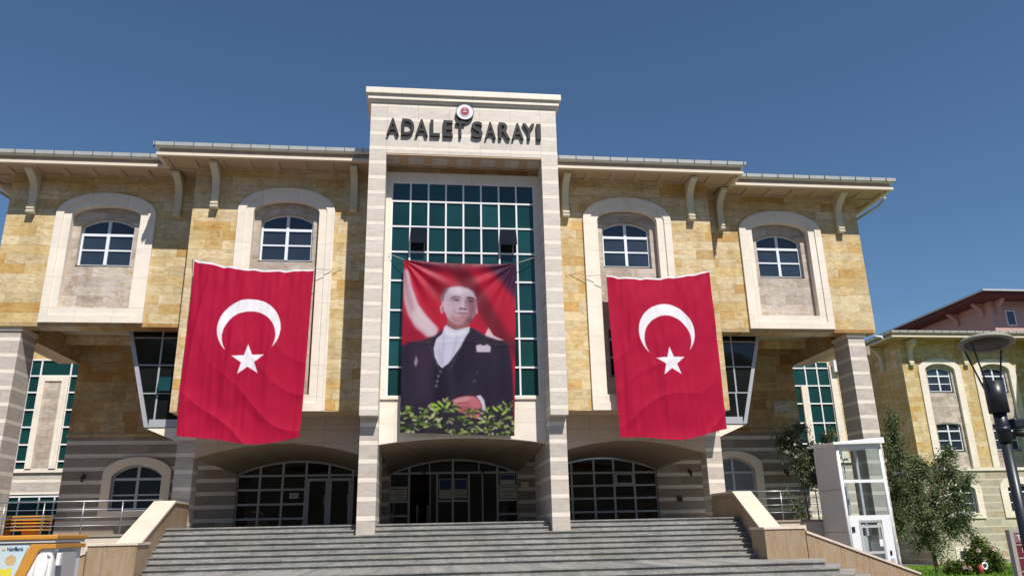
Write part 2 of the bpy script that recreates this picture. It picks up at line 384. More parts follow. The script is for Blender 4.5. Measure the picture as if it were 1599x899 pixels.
def eave(parent, path, outs, zb, straps=.68, coffer=1.02, W=1.0):
    ev = MB(); sweep(ev, path, outs, [(0, zb), (W, zb), (W, zb+.12), (0, zb+.12)])
    e = ev.obj('eave', 'soffit', parent)
    mo = MB(); sweep(mo, path, outs, [(W, zb-.045), (W+.14, zb-.045), (W+.14, zb+.06), (W, zb+.06)]); mo.obj('eave_moulding', 'mould', e)
    fa = MB(); sweep(fa, path, outs, [(W-.15, zb+.12), (W, zb+.061), (W+.06, zb+.061), (W+.06, zb+.24), (W-.15, zb+.24)]); fa.obj('fascia', 'fascia', e)
    gu = MB(); sweep(gu, path, outs, [(W+.02, zb+.245), (W+.16, zb+.245), (W+.24, zb+.30), (W+.255, zb+.43), (W+.235, zb+.43), (W+.22, zb+.40), (W+.02, zb+.40)]); st = gu; cf = MB()
    for (p0, o0), (p1, o1) in zip(zip(path, outs), zip(path[1:], outs[1:])):
        a = Vector(p0); b = Vector(p1); d = (b-a); L = d.length; d.normalize(); nrm = Vector((d.y, -d.x))
        if nrm.dot(Vector(o0)+Vector(o1)) < 0: nrm = -nrm
        s0 = -Vector(o0).dot(-d)*0; ext0 = Vector(o0).dot(-d); ext1 = Vector(o1).dot(d)
        def BX(M, s_a, s_b, o_a, o_b, z_a, z_b):
            q = [a+d*s_a+nrm*o_a, a+d*s_b+nrm*o_a, a+d*s_b+nrm*o_b, a+d*s_a+nrm*o_b]
            M.add([(k.x, k.y, z_a) for k in q]+[(k.x, k.y, z_b) for k in q], [(0,1,2,3),(4,5,6,7),(0,1,5,4),(1,2,6,5),(2,3,7,6),(3,0,4,7)], 1 if M is gu else 0)
        s_ = -ext0*(W+.2)
        while s_ < L+ext1*(W+.2):
            BX(st, s_, s_+.02, W+.235, W+.275, zb+.24, zb+.435); s_ += straps
        n = max(1, round(L/coffer)); step = L/n
        for i in range(n+1):
            BX(cf, i*step-.13 if i else 0, i*step+.13 if i < n else L, .16, W-.16, zb-.055, zb-.001)
        BX(cf, 0, L, .003, .16, zb-.055, zb-.001); BX(cf, -ext0*(W-.16), L+ext1*(W-.16), W-.16, W-.002, zb-.055, zb-.001)
    cf.obj('soffit_coffers', 'soffit', e); gu.obj('gutter', ['gutter', 'strap'], e)
    return e

def bracket(parent, x, y, z0=11.75, z1=13.34, wd=.27):
    p = [(0, z0), (.24, z0), (.26, z0+.07), (.20, z0+.11), (.20, z0+.14), (.245, z0+.16), (.245, z0+.22), (.17, z0+.25), (.17, z0+.75), (.21, z0+1.0), (.30, z0+1.18), (.46, z0+1.32), (.66, z0+1.42), (.86, z0+1.48), (.88, z1), (0, z1)]
    mb = MB(); mb.prism([(y-a, b) for a, b in p], 'x', x-wd/2, x+wd/2)
    p2 = [(.0, z0+.3), (.185, z0+.3), (.185, z0+.76), (.222, z0+1.0), (.31, z0+1.17), (.46, z0+1.305), (.46, z0+1.34), (0, z0+1.34)]
    return mb.obj('eave_bracket', 'mould2', parent, bevel=.012)
m['mould2'] = plain('bracket_stone', (.66, .60, .46), .6, .3, var=.08, vs=2)

def text_obj(name, s, loc, h, depth, mat, parent=None, width=None, bold=0., align='CENTER', rotx=pi/2, rotz=0):
    cu = bpy.data.curves.new(name, 'FONT'); cu.body = s; cu.size = 1; cu.extrude = depth/2; cu.offset = bold; cu.align_x = align
    o = bpy.data.objects.new(name, cu); COL.objects.link(o)
    dg = bpy.context.evaluated_depsgraph_get(); me = bpy.data.meshes.new_from_object(o.evaluated_get(dg)); bpy.data.objects.remove(o)
    xs = [v.co.x for v in me.vertices]; ys = [v.co.y for v in me.vertices]
    x0, x1, y0, y1 = min(xs), max(xs), min(ys), max(ys)
    sy = h/(y1-y0); sx = width/(x1-x0) if width else sy
    R = Matrix.Rotation(rotz, 3, 'Z') @ Matrix.Rotation(rotx, 3, 'X')
    for v in me.vertices:
        q = Vector(((v.co.x-(x0+x1)/2)*sx, (v.co.y-(y0+y1)/2)*sy, v.co.z))
        v.co = R @ q + Vector(loc)
    me.materials.clear(); me.materials.append(m[mat] if isinstance(mat, str) else mat)
    for p in me.polygons: p.material_index = 0
    ob = bpy.data.objects.new(name, me); COL.objects.link(ob)
    if parent is not None: attach(ob, parent)
    return ob

# ================================================================== SETTING
def ground_z(x, y):
    base = -1.57
    fall = -1.25*min(1, max(0, (y+4)/26))
    k = min(1, max(0, (x-10)/6)); return base+fall*k
def make_ground():
    mb = MB(); xs = [-700, -120, -40, -20, -8, 4, 8, 10, 12, 14, 16, 20, 26, 34, 50, 90, 700]; ys = [-400, -80, -40, -20, -10, -4, 0, 4, 8, 12, 16, 22, 30, 60, 160, 900]
    V = [(x, y, ground_z(x, y)) for y in ys for x in xs]; n = len(xs)
    mb.add(V, [(j*n+i, j*n+i+1, (j+1)*n+i+1, (j+1)*n+i) for j in range(len(ys)-1) for i in range(n-1)])
    t = NT('concrete_pavers', .8, .2); u, v, p = t.uvz(); sp = t.n('SeparateXYZ'); t.L(p, sp.inputs[0])
    fx = t.math('FRACT', t.math('MULTIPLY', sp.outputs[0], 2.5)); fy = t.math('FRACT', t.math('MULTIPLY', sp.outputs[1], 5.))
    jf = joints(t, fx, fy, .4, .2, .006)
    c = t.ramp(t.noise(p, 1.3, 6, .7), [(.3, (.11, .105, .10)), (.7, (.17, .16, .15))]); t.color(t.mix(jf, c, (.06, .055, .05)))
    return setting(mb.obj('ground', t.m, recalc=False))
make_ground()

def grass_mat():
    t = NT('grass_blades', .7, .2); g = t.n('NewGeometry')
    f = t.noise(g.outputs['Position'], .9, 5, .7)
    t.color(t.ramp(f, [(.3, (.06, .13, .012)), (.55, (.11, .21, .018)), (.75, (.17, .25, .03))])); return t.m
m['grass'] = grass_mat()
def lawn():
    mb = MB(); xs = [16.6+i*1.6 for i in range(25)]; ys = [-3+i*1.6 for i in range(20)]; n = len(xs)
    mb.add([(x, y, ground_z(x, y)+.03) for y in ys for x in xs], [(j*n+i, j*n+i+1, (j+1)*n+i+1, (j+1)*n+i) for j in range(len(ys)-1) for i in range(n-1)])
    rnd = random.Random(4)
    for k in range(15000):
        x = rnd.uniform(16.7, 46); y = rnd.uniform(-2.9, 27.3); z = ground_z(x, y)+.03; h = rnd.uniform(.05, .13); a = rnd.uniform(0, pi); w_ = .02+.02*rnd.random()
        dx, dy = cos(a)*w_, sin(a)*w_
        mb.add([(x-dx, y-dy, z), (x+dx, y+dy, z), (x+rnd.uniform(-.04, .04), y+rnd.uniform(-.04, .04), z+h)], [(0, 1, 2)])
    o = mb.obj('grass', 'grass', recalc=False); return setting(o, 'stuff')
lawn()

# --- steps ---------------------------------------------------------
RI = .16
def poly_step(mb, x0l, x1r, yf, yb, z, edge=.042):
    mb.box(x0l, x1r, yf, yb, z-RI, z-.04, 0)
    mb.box(x0l, x1r, yf-edge, yb, z-.038, z, 0)
def make_steps():
    mb = MB()
    # inner faces of the parapets flare a little
    def XL(y): return -9.4+(.3)*min(1, max(0, (1.2-y)/3.4))+.02
    def XR(y): return 9.45-.55*min(1, max(0, (1.2-y)/3.4))-.02
    poly_step(mb, -9.4, 9.45, .57, 8.3, .32); poly_step(mb, -9.42, 9.43, .27, .62, .16)
    mb.box(-9.4, 9.45, .7, 8.3, -.4, .2)
    for k in range(0, 6):
        y = -.03-.3*k; poly_step(mb, XL(y)-.06, XR(y)+.06, y, y+.36, -RI*k)
    # landing and the lower, wider flight that also returns to the sides
    zl = -RI*6+.015
    yl = -4.25
    for k in range(0, 5):
        e = .34*k; z = zl-RI*k
        if z-RI < -1.57-.05: break
        yf = yl-.3*k
        a = 9.62+.22*k; b = 10.7+.45*k
        P = [(-a, yf), (a, yf), (b, -2.27), (-b, -2.27)]; mb.prism(P, 'z', z-RI, z-.04)
        P = [(-a-.03, yf-.042), (a+.03, yf-.042), (b+.03, -2.265), (-b-.03, -2.265)]; mb.prism(P, 'z', z-.038, z)
    mb.box(-9.0, 8.85, -2.264, -1.2, zl-.3, zl-.004)
    return setting(mb.obj('steps', 'step'))
make_steps()
# raised terraces left and right of the steps
tm = plain('terrace_slab', (.42, .38, .33), .7, .2, var=.12)
mb = MB(); mb.box(-22, -9.75, 2.02, 15.2, -1.7, .12); setting(mb.obj('terrace_left', tm))
mb = MB(); mb.box(9.95, 13.0, 1.9, 8.2, -3.2, .12); setting(mb.obj('terrace_right', tm))

# ================================================================== COURTHOUSE
CH = thing('courthouse', 'large ochre stone courthouse with a tall central portal above wide grey steps', 'building', (0, 4, 0))
ZE = 13.40
# --- central block ---------------------------------------------------
for s in (-1, 1):
    mb = MB()
    xa, xb = sorted((s*3.0, s*10.05)); wall_round(mb, xa, xb, s*6.595, 1.79, 4.17, ZE+.3, 11.75, .93, 2.13)
    mb.quad((s*10.05, 2.13, 4.17), (s*10.05, 8.2, 4.17), (s*10.05, 8.2, ZE+.3), (s*10.05, 2.13, ZE+.3))
    mb.obj('front_wall', 'ochre', CH)
    MB().box(s*3.42, s*10.049, 2.131, 3.35, 4.171, 4.36).obj('block_underside', 'soffit', CH)
AW = dict(hw=.97)
for s in (-1, 1):
    cx = s*6.595
    surround(CH, cx, 2.13, 1.785, 1.21, 4.171, 4.75, 11.75, .93, .43)
    infill(CH, cx, 1.21, 4.75, 11.75, .38, 2.36, [(.97, 5.48, 7.3, 7.58), (.97, 9.84, 11.45, 11.77)])
    arched_window(CH, cx, 1.93, 9.85, 11.44, 11.76, 2.52, 11.13, [10.51])
    arched_window(CH, cx, 1.93, 5.49, 7.29, 7.57, 2.52, 6.95, [6.25])
# --- side wings above the porches --------------------------------------
for s in (-1, 1):
    mb = MB()
    xa, xb = sorted((s*10.06, s*17.0)); wall_round(mb, xa, xb, s*13.42, 1.80, 7.55, ZE+.3, 11.8, .88, 3.05)
    mb.quad((s*17, 3.05, 7.55), (s*17, 6.5, 7.55), (s*17, 6.5, ZE+.3), (s*17, 3.05, ZE+.3))
    mb.quad((s*17, 6.5, 7.55), (s*10.06, 6.5, 7.55), (s*10.06, 6.5, ZE+.3), (s*17, 6.5, ZE+.3))
    mb.obj('wing_wall', 'ochre', CH)
for s in (-1, 1):
    cx = s*13.42
    surround(CH, cx, 3.05, 1.795, 1.24, 7.551, 8.11, 11.8, .88, .38)
    infill(CH, cx, 1.24, 8.11, 11.78, .36, 3.28, [(.97, 9.84, 11.45, 11.77)])
    arched_window(CH, cx, 1.93, 9.85, 11.44, 11.76, 3.44, 11.13, [10.51])
# soffits, beams and columns of the porches
for s in (-1, 1):
    mb = MB(); mb.box(s*10.06, s*16.99, 3.051, 3.75, 7.42, 7.549)
    mb.box(s*15.74, s*16.53, 4.35, 8.0, 7.1, 7.96); mb.box(s*16.54, s*16.99, 3.76, 7.94, 7.45, 8.0); mb.box(s*10.06, s*16.53, 3.751, 4.0, 7.551, 7.99)
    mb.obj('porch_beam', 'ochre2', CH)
    MB().box(s*10.06, s*16.98, 3.76, 8.6, 7.965, 8.1).obj('porch_ceiling', plain('porch_ceiling', (.50, .44, .37), .7, .2), CH)
    c = MB().box(s*15.82, s*16.53, 3.2, 4.34, -3.3, 7.28).obj('column', striped('striped_column_stone', .585, 7.05, .15, (.80, .72, .625), (.52, .46, .41), wd=3.2, calm=True) if s < 0 else bpy.data.materials['striped_column_stone'], CH)
    MB().box(s*15.76, s*16.57, 3.14, 4.36, 7.281, 7.418).obj('capital', 'mould', c)
    mb = MB()   # box under the gutter corner: rain pipe
    mb.tube([(s*17.06, 3.3, 7.35), (s*17.3, 3.2, 7.3), (s*17.34, 3.18, 7.18)], .05); mb.obj('spout', 'white', CH, smooth=True)
    mb = MB(); mb.tube([(s*18.2, 2.6, 13.3), (s*18.05, 3.0, 13.05), (s*17.1, 4.2, 12.55)], .05); mb.obj('downpipe', 'gutter', CH, smooth=True)
# --- recessed base walls (plane y=8) ---------------------------------------
def zvault(x):
    for cx, a, zs, h in ((0, 2.72, 2.42, .6), (-6.45, 2.48, 2.5, .52), (6.45, 2.4, 2.5, .50)):
        if abs(x-cx) <= a:
            return zs+h*(1-((x-cx)/a)**2)
    return None
DOORS = [(-8.93, -3.97), (-2.72, 2.72), (4.05, 8.85)]
mb = MB(); y = 8.0
def piece(x0, x1, z0, z1): mb.quad((x0, y, z0), (x1, y, z0), (x1, y, z1), (x0, y, z1))
edges = [-10.06, -8.93, -3.97, -2.72, 2.72, 4.05, 8.85, 10.06]
for a, b in ((-10.06, -8.93), (-3.97, -2.72), (2.72, 4.05), (8.85, 10.06)): piece(a, b, .1, 4.2)
for a, b in DOORS:
    c0 = (a+b)/2; P = segm(c0, (b-a)/2, 2.5 if a != -2.72 else 2.42, .52 if a != -2.72 else .6, 24)
    mb.strip(at_y(P, y), [(x, y, 4.2) for x, z in P])
    mb.quad((a, y, .3), (a, y+.25, .3), (a, y+.25, P[0][1]), (a, y, P[0][1])); mb.quad((b, y, .3), (b, y+.25, .3), (b, y+.25, P[0][1]), (b, y, P[0][1]))
    mb.strip(at_y(P, y), at_y(P, y+.25))
WINX = [(-12.84, 1.12, 2.5, 2.92), (12.36, .84, 2.45, 2.96)]
for cx, z0, zs, zt in WINX:
    hw = 1.0; xa, xb = (-15.75, -10.06) if cx < 0 else (10.06, 15.75)
    P = segm(cx, hw, zs, zt-zs)
    zb, ztt = (-.1 if cx < 0 else -2.9), 4.05
    piece(xa, cx-hw, zb, ztt); piece(cx+hw, xb, zb, ztt); piece(cx-hw, cx+hw, zb, z0)
    mb.strip(at_y(P, y), [(x, y, ztt) for x, z in P])
    for sx in (-1, 1): mb.quad((cx+sx*hw, y, z0), (cx+sx*hw, y+.2, z0), (cx+sx*hw, y+.2, zs), (cx+sx*hw, y, zs))
    mb.strip(at_y(P, y), at_y(P, y+.2))
for s in (-1, 1): mb.quad((s*15.75, 8, -3.2), (s*15.75, 15, -3.2), (s*15.75, 15, 4.05), (s*15.75, 8, 4.05))
mb.obj('base_wall', 'strip', CH)
for s in (-1, 1):
    mb = MB()
    mb.box(s*10.06, s*15.80, 7.95, 8.2, 4.05, 4.16)
    mb.quad((s*10.06, 8, 4.16), (s*15.75, 8, 4.16), (s*15.75, 8, 7.96), (s*10.06, 8, 7.96))
    mb.quad((s*15.75, 8, 4.16), (s*15.75, 15, 4.16), (s*15.75, 15, ZE), (s*15.75, 8, ZE))
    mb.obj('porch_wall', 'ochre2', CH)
for cx, z0, zs, zt in WINX:
    mb = MB(); o = outline(arch(cx, 1.32, 2.55, .68, 24), z0-.19); i_ = outline(segm(cx, .97, zs, zt-zs, 24), z0+.005)
    # equal point count
    ring(mb, o, i_, 7.90, 8.06); mb.obj('window_surround', 'mould', CH)
    arched_window(CH, cx, 1.96, z0+.03, zs-.01, zt-.01, 8.12, zs-.14, [z0+.62 if cx < 0 else z0+.7], sill=False, fmat='alu', gmat='glass' if cx < 0 else 'paleglass')
# --- entrance glazing ------------------------------------------------------
def lobby(a, b, zs, h, xs, zs_rows, name, skip=()):
    c0 = (a+b)/2; P = segm(c0, (b-a)/2, zs, h, 24); z0 = .33
    mb = MB(); inn = segm(c0, (b-a)/2-.06, zs-.02, h-.05, 24)
    ring(mb, outline(P, z0), outline(inn, z0+.05), 8.12, 8.2)
    def top(x):
        return next((za+(zb-za)*(x-xa)/(xb-xa+1e-9) for (xa, za), (xb, zb) in zip(P, P[1:]) if xa <= x <= xb), zs)
    allx = [a]+xs+[b]
    for k, x in enumerate(xs): mb.box(x-.045, x+.045, 8.11, 8.19, z0+.05, top(x)-.03)
    for (xa, xb, z) in zs_rows: mb.box(xa+.046, xb-.046, 8.125, 8.185, z-.04, z+.04)
    f = mb.obj(name, 'alu', CH)
    g = MB()
    for xa, xb in zip(allx, allx[1:]):
        if (xa, xb) in skip:
            zt_ = 2.42; n = 6; X = [xa+(xb-xa)*i/n for i in range(n+1)]
            g.strip([(x, 8.155, zt_) for x in X], [(x, 8.155, top(x)) for x in X])
        else:
            n = 6; X = [xa+(xb-xa)*i/n for i in range(n+1)]
            g.strip([(x, 8.155, z0) for x in X], [(x, 8.155, top(x)) for x in X])
    g.obj('pane', 'dglass', f)
    return f
LX = [-8.02, -7.1, -6.16]; rows = [.71, 1.28, 1.86, 2.42]
f = lobby(-8.93, -3.97, 2.5, .52, LX+[-5.22, -4.25], [(a, b, z) for a, b in zip([-8.93]+LX, LX) for z in rows]+[(-6.16, -5.22, 2.42), (-5.22, -4.25, 2.42), (-4.25, -3.97, 2.42)], 'lobby_glazing')
d = MB()
for a, b in ((-6.1, -5.24), (-5.2, -4.3)):
    d.box(a, a+.1, 8.07, 8.108, .34, 2.3); d.box(b-.1, b, 8.07, 8.108, .34, 2.3); d.box(a+.1, b-.1, 8.07, 8.108, 2.18, 2.3); d.box(a+.1, b-.1, 8.07, 8.108, .34, .46)
    d.tube([(b-.13, 8.04, 1.2), (b-.13, 8.04, 1.6)], .015, 8)
dd = d.obj('lobby_door', 'alu', f); 
f = lobby(4.05, 8.85, 2.5, .50, [5.07, 6.06, 6.94, 7.84], [(a, b, z) for a, b in zip([4.05, 5.07, 6.06, 6.94, 7.84], [5.07, 6.06, 6.94, 7.84, 8.85]) for z in (.74, 1.3, 1.83, 2.37)], 'lobby_glazing')
d = MB()
for (z0, z1) in ((.78, 1.26),): d.box(7.9, 8.75, 8.03, 8.06, z0, z1)
MB().box(6.98, 7.8, 8.05, 8.1, 1.87, 2.33).obj('opening_sash', 'alu', f)
MB().box(7.06, 7.72, 8.04, 8.049, 1.93, 2.27).obj('pane', 'dglass', f)
cx_ = [-1.9, -.72, -.06, .62, 1.84]
f = lobby(-2.72, 2.72, 2.42, .6, [-1.9, -.06, 1.84], [(-2.72, -1.9, z) for z in (.73, 1.3, 1.87, 2.45)]+[(1.84, 2.72, z) for z in (.73, 1.3, 1.87, 2.45)]+[(-1.9, -.06, 2.45), (-.06, 1.84, 2.45)]+[(-.72, -.06, 1.3), (-.06, .62, 1.3)], 'entrance_glazing', skip=((-1.9, -.06),))
for q_ in ((-.76, -.68, 8.1, 8.18), (.58, .66, 8.1, 8.19), (1.17, 1.23, 8.09, 8.16), (-1.04, -1.0, 8.06, 8.1)): MB().box(*q_, .34, 2.4).obj('sliding_door_frame', 'alu', f)
for x in (-1.05, 1.05): MB().box(x-.02, x+.02, 8.115, 8.185, 2.5, 2.84).obj('transom_bar', 'alu', f)
g = MB(); g.quad((-1.0, 8.16, .35), (-.06, 8.16, .35), (-.06, 8.16, 2.4), (-1.0, 8.16, 2.4)); g.obj('pane', 'dglass', f)
[MB().box(x-.05, x+.05, 8.05, 8.1, 2.42, 2.52).obj('door_sensor', 'dark', f) for x in (-1.28, 1.22)]
# lobby interior seen through the open door
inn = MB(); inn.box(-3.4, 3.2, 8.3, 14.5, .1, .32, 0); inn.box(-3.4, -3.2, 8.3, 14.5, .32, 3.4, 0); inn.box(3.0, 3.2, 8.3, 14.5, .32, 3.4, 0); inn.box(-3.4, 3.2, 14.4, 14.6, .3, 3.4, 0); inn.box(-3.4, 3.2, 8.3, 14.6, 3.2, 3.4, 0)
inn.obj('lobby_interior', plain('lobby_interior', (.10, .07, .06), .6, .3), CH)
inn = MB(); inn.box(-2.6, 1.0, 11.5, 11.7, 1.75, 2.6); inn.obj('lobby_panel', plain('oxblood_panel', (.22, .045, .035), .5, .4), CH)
t = thing('turnstile', 'grey steel turnstile standing inside the open entrance door', 'turnstile', (-1.4, 9.2, .32))
tb = MB(); tb.box(-1.6, -1.5, 9.0, 9.5, .32, 1.2); tb.box(-1.15, -1.05, 9.0, 9.5, .32, 1.2); tb.obj('housing', 'alu', t, bevel=.02)
tb = MB(); tb.tube([(-1.5, 9.25, 1.0), (-1.2, 9.25, 1.02)], .02, 8); tb.tube([(-1.5, 9.25, 1.0), (-1.35, 9.15, .75)], .02, 8); tb.obj('arm', 'alu', t)

# --- vaults over the porch --------------------------------------------------
def vault(x0, x1, yf, zf, hf, X0, X1, zs, h, zc, side=None, mat='vault', facemat='creamp', z1=4.17):
    n = 28; c0 = (x0+x1)/2; C0 = (X0+X1)/2
    A = [(x, yf, z) for x, z in segm(c0, (x1-x0)/2, zf, hf, n)]; B = [(x, 8.0, z) for x, z in segm(C0, (X1-X0)/2, zs, h, n)]
    A2 = [(x, yf+.25, z) for x, y_, z in A]
    face = MB(); face.strip(A, [(x, yf, z1) for x, y_, z in A]); face.strip(A, A2)
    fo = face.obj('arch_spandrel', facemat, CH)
    v = MB(); M_ = [tuple(a[k]*(1-t_)+b[k]*t_ for k in range(3)) for a, b in zip(A2, B) for t_ in (0,)]
    rows_ = [[tuple(a[k]*(1-t_)+b[k]*t_ for k in range(3)) for a, b in zip(A2, B)] for t_ in [i/6 for i in range(7)]]
    for a, b in zip(rows_, rows_[1:]): v.strip(a, b)
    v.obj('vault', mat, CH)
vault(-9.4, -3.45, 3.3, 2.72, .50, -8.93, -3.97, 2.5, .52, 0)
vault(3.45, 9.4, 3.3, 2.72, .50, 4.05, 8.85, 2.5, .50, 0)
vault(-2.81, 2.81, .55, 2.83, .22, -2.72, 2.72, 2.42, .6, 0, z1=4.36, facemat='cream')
# --- porch piers (outer), with transverse ribs -------------------------------
for s in (-1, 1):
    MB().box(s*9.4, s*10.02, 3.3, 3.95, -.2, 4.17).obj('pier', 'pier', CH)
    MB().box(s*9.42, s*10.0, 3.96, 7.99, 2.95, 4.16).obj('side_beam', 'cream', CH)
    mb = MB()  # curved rib springing from the pier towards the glazing
    P = [(s*(9.42-.55*k/10), 3.96+3.9*k/10, 2.95-.5*(k/10)**2) for k in range(11)]
    Q = [(s*(9.0-.35*k/10), 3.96+3.9*k/10, 3.15-.35*(k/10)**2) for k in range(11)]
    mb.strip(P, Q); mb.obj('vault_rib', 'vault', CH)
# --- bay windows between block and porch -------------------------------------
for s in (-1, 1):
    X = lambda z: s*(11.45+(z-3.9)*.27)
    b = MB(); T, Bm = 7.55, 3.9
    b.add([(s*10.06, 4, Bm), (X(Bm), 4, Bm), (X(T), 4, T), (s*10.06, 4, T)], [(0, 1, 2, 3)]); 
    b.add([(X(Bm), 4, Bm), (X(T), 4, T), (X(T), 8, T), (X(Bm), 8, Bm)], [(0, 1, 2, 3)])
    pane = b
    fr = MB()
    fr.add([(X(Bm)-s*.0, 3.95, Bm), (X(T), 3.95, T), (X(T)-s*.15, 3.95, T), (X(Bm)-s*.15, 3.95, Bm), (X(Bm), 4.1, Bm), (X(T), 4.1, T), (X(T)-s*.15, 4.1, T), (X(Bm)-s*.15, 4.1, Bm)],
           [(0,1,2,3), (4,5,6,7), (0,1,5,4), (1,2,6,5), (2,3,7,6), (3,0,4,7)])
    fr.box(s*10.06, X(Bm)-s*.15, 3.965, 4.09, Bm, Bm+.28)
    for z in (5.14, 6.2, 7.24): fr.box(s*10.06, X(z)-s*.15, 3.97, 4.06, z-.022, z+.022)
    fr.box(s*11.1, s*11.16, 3.975, 4.055, Bm+.28, 5.11); fr.box(s*11.14, s*11.2, 3.975, 4.055, 5.17, 7.54)
    w_ = fr.obj('bay_window', 'alu', CH); pane.obj('pane', 'dglass', w_)
    if s < 0:
        q = MB(); q.add([(-11.12, 3.96, 5.75), (-10.1, 3.96, 5.75), (-10.1, 3.78, 5.2), (-11.12, 3.78, 5.2)], [(0,1,2,3)]); q.obj('open_sash', 'green', w_)
    u = MB(); u.prism([(s*10.06, 3.88), (s*11.44, 3.88), (s*10.06, 3.3)], 'y', 4.0, 7.94); u.obj('bay_underside', 'cream', w_)
# --- eaves, brackets, roofs ------------------------------------------------------
A_path = [(-10.05, 8.5), (-10.05, 2.13), (10.05, 2.13), (10.05, 8.5)]; A_out = [(-1, 0), (-1, -1), (1, -1), (1, 0)]
eave(CH, A_path, A_out, ZE+.03)
for s in (-1, 1):
    eave(CH, [(s*11.0, 3.05), (s*17.0, 3.05), (s*17.0, 6.0)], [(0, -1), (s, -1), (s, 0)], ZE-.01)
    for x in (4.12, 9.25): bracket(CH, s*x, 2.13)
    for x in (10.85, 16.12): bracket(CH, s*x, 3.05)
    b = MB(); pr = [(0, 11.75), (.24, 11.75), (.2, 12.5), (.3, 12.93), (.66, 13.17), (.88, 13.33), (0, 13.33)]
    b.prism([(s*(17+a), z) for a, z in pr], 'y', 4.0, 4.27); b.obj('eave_bracket', 'mould2', CH)
mb = MB()
mb.add([(-11.25, .93, 13.84), (11.25, .93, 13.84), (11.25, 15, 13.84), (-11.25, 15, 13.84), (-6, 6.5, 14.9), (6, 6.5, 14.9), (6, 13, 14.9), (-6, 13, 14.9)], [(0,1,5,4), (1,2,6,5), (3,0,4,7), (2,3,7,6), (4,5,6,7)])
for s in (-1, 1):
    mb.add([(s*11.2, 1.85, 13.80), (s*18.2, 1.85, 13.80), (s*18.2, 6.6, 13.80), (s*11.2, 6.6, 13.80), (s*11.2, 4.4, 14.2), (s*16, 4.4, 14.2)], [(0,1,5,4), (1,2,5), (2,3,4,5)])
mb.obj('roof', 'roof', CH)
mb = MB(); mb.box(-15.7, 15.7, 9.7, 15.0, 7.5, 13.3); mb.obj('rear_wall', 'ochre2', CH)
# --- rear wings with curtain walls (plane y=15) -------------------------------------
for s in (-1, 1):
    g0 = 20.2
    mb = MB(); x1 = 23.95 if s > 0 else 22.6
    Z0, Z1 = 3.36, 8.78
    def pc(a, b, z0, z1, M=mb): M.quad((s*a, 15, z0), (s*b, 15, z0), (s*b, 15, z1), (s*a, 15, z1))
    top = 9.6
    gx = [(18.9, 21.45), (22.45, 23.9)] if s > 0 else [(18.3, 21.4)]
    xs = [15.75]+[v for p in gx for v in p]+[x1]
    for a, b in zip(xs[::2], xs[1::2]): pc(a, b, 3.3, top)
    for a, b in gx: pc(a, b, 8.8, top)
    mb.quad((s*x1, 15, -3), (s*x1, 25, -3), (s*x1, 25, top), (s*x1, 15, top)); mb.add([(s*15.75, 15, top), (s*x1, 15, top), (s*x1, 25, top), (s*15.75, 25, top)], [(0,1,2,3)])
    mb.obj('rear_wing_wall', 'ochre', CH)
    bs = MB(); pc(15.75, x1, 2.2, 3.32, bs) if s < 0 else pc(15.75, x1, -3, 3.32, bs)
    bs.obj('rear_base_wall', 'pier', CH)
    MB().box(s*15.76, s*(x1+.06), 14.9, 15.1, 3.22, 3.40).obj('string_course', 'cream', CH)
    for a, b in gx:
        gl = MB(); pc(a, b, Z0, 8.8, gl); 
        fr = MB()
        for z in (8.77, 7.95, 7.12, 6.25, 5.4, 4.55, 3.75) if s < 0 else (8.45, 7.45, 6.45, 5.38, 4.26, 3.6): fr.box(s*a, s*b, 14.93, 14.99, z-.035, z+.035)
        for x in ((18.35, 19.05, 20.47, 20.97, 21.38) if s < 0 else ((20.02, 20.72, 21.42) if a < 20 else (22.5, 23.2, 23.86))): fr.box(s*x-.035, s*x+.035, 14.94, 14.98, Z0, 8.8)
        o = fr.obj('curtain_wall', 'white', CH); gl.obj('pane', 'green', o)
    if s < 0:
        p = MB(); ring(p, [(-20.45, 3.4), (-20.45, 7.93), (-19.05, 7.93), (-19.05, 3.4)], [(-20.17, 3.4), (-20.17, 7.68), (-19.37, 7.68), (-19.37, 3.4)], 14.85, 14.99, bottom=False); o = p.obj('panel_frame', 'cream', CH)
        p = MB(); p.quad((-20.17, 14.9, 3.4), (-19.37, 14.9, 3.4), (-19.37, 14.9, 7.68), (-20.17, 14.9, 7.68)); p.obj('stone_panel', 'grey', o)
        gl = MB(); gl.quad((-x1, 15.02, -.2), (-18.2, 15.02, -.2), (-18.2, 15.02, 2.22), (-x1, 15.02, 2.22)); fr = MB()
        for z in (2.1, 1.2, .3): fr.box(-x1, -18.2, 14.95, 15.01, z-.035, z+.035)
        for x in (18.9, 19.6, 20.5, 21.2): fr.box(-x-.035, -x+.035, 14.96, 15.0, -.1, 2.1)
        o = fr.obj('curtain_wall', 'white', CH); gl.obj('pane', 'green', o)
    else:
        p = MB(); p.box(21.43, 21.8, 14.85, 15.05, 3.4, 8.6); p.box(19.62, 19.98, 14.85, 15.05, 3.4, 7.45); p.obj('pilaster', 'cream', CH)
        p = MB(); p.box(21.6, 22.0, 14.6, 14.99, 8.2, 8.85); p.obj('cornice_block', 'white', CH)
        MB().box(22.45, 23.9, 14.9, 15.05, 7.85, 8.3).obj('lintel', 'vault', CH)
        MB().box(15.76, 24.0, 14.75, 14.99, 9.2, 9.7).obj('rear_cornice', 'fascia', CH)

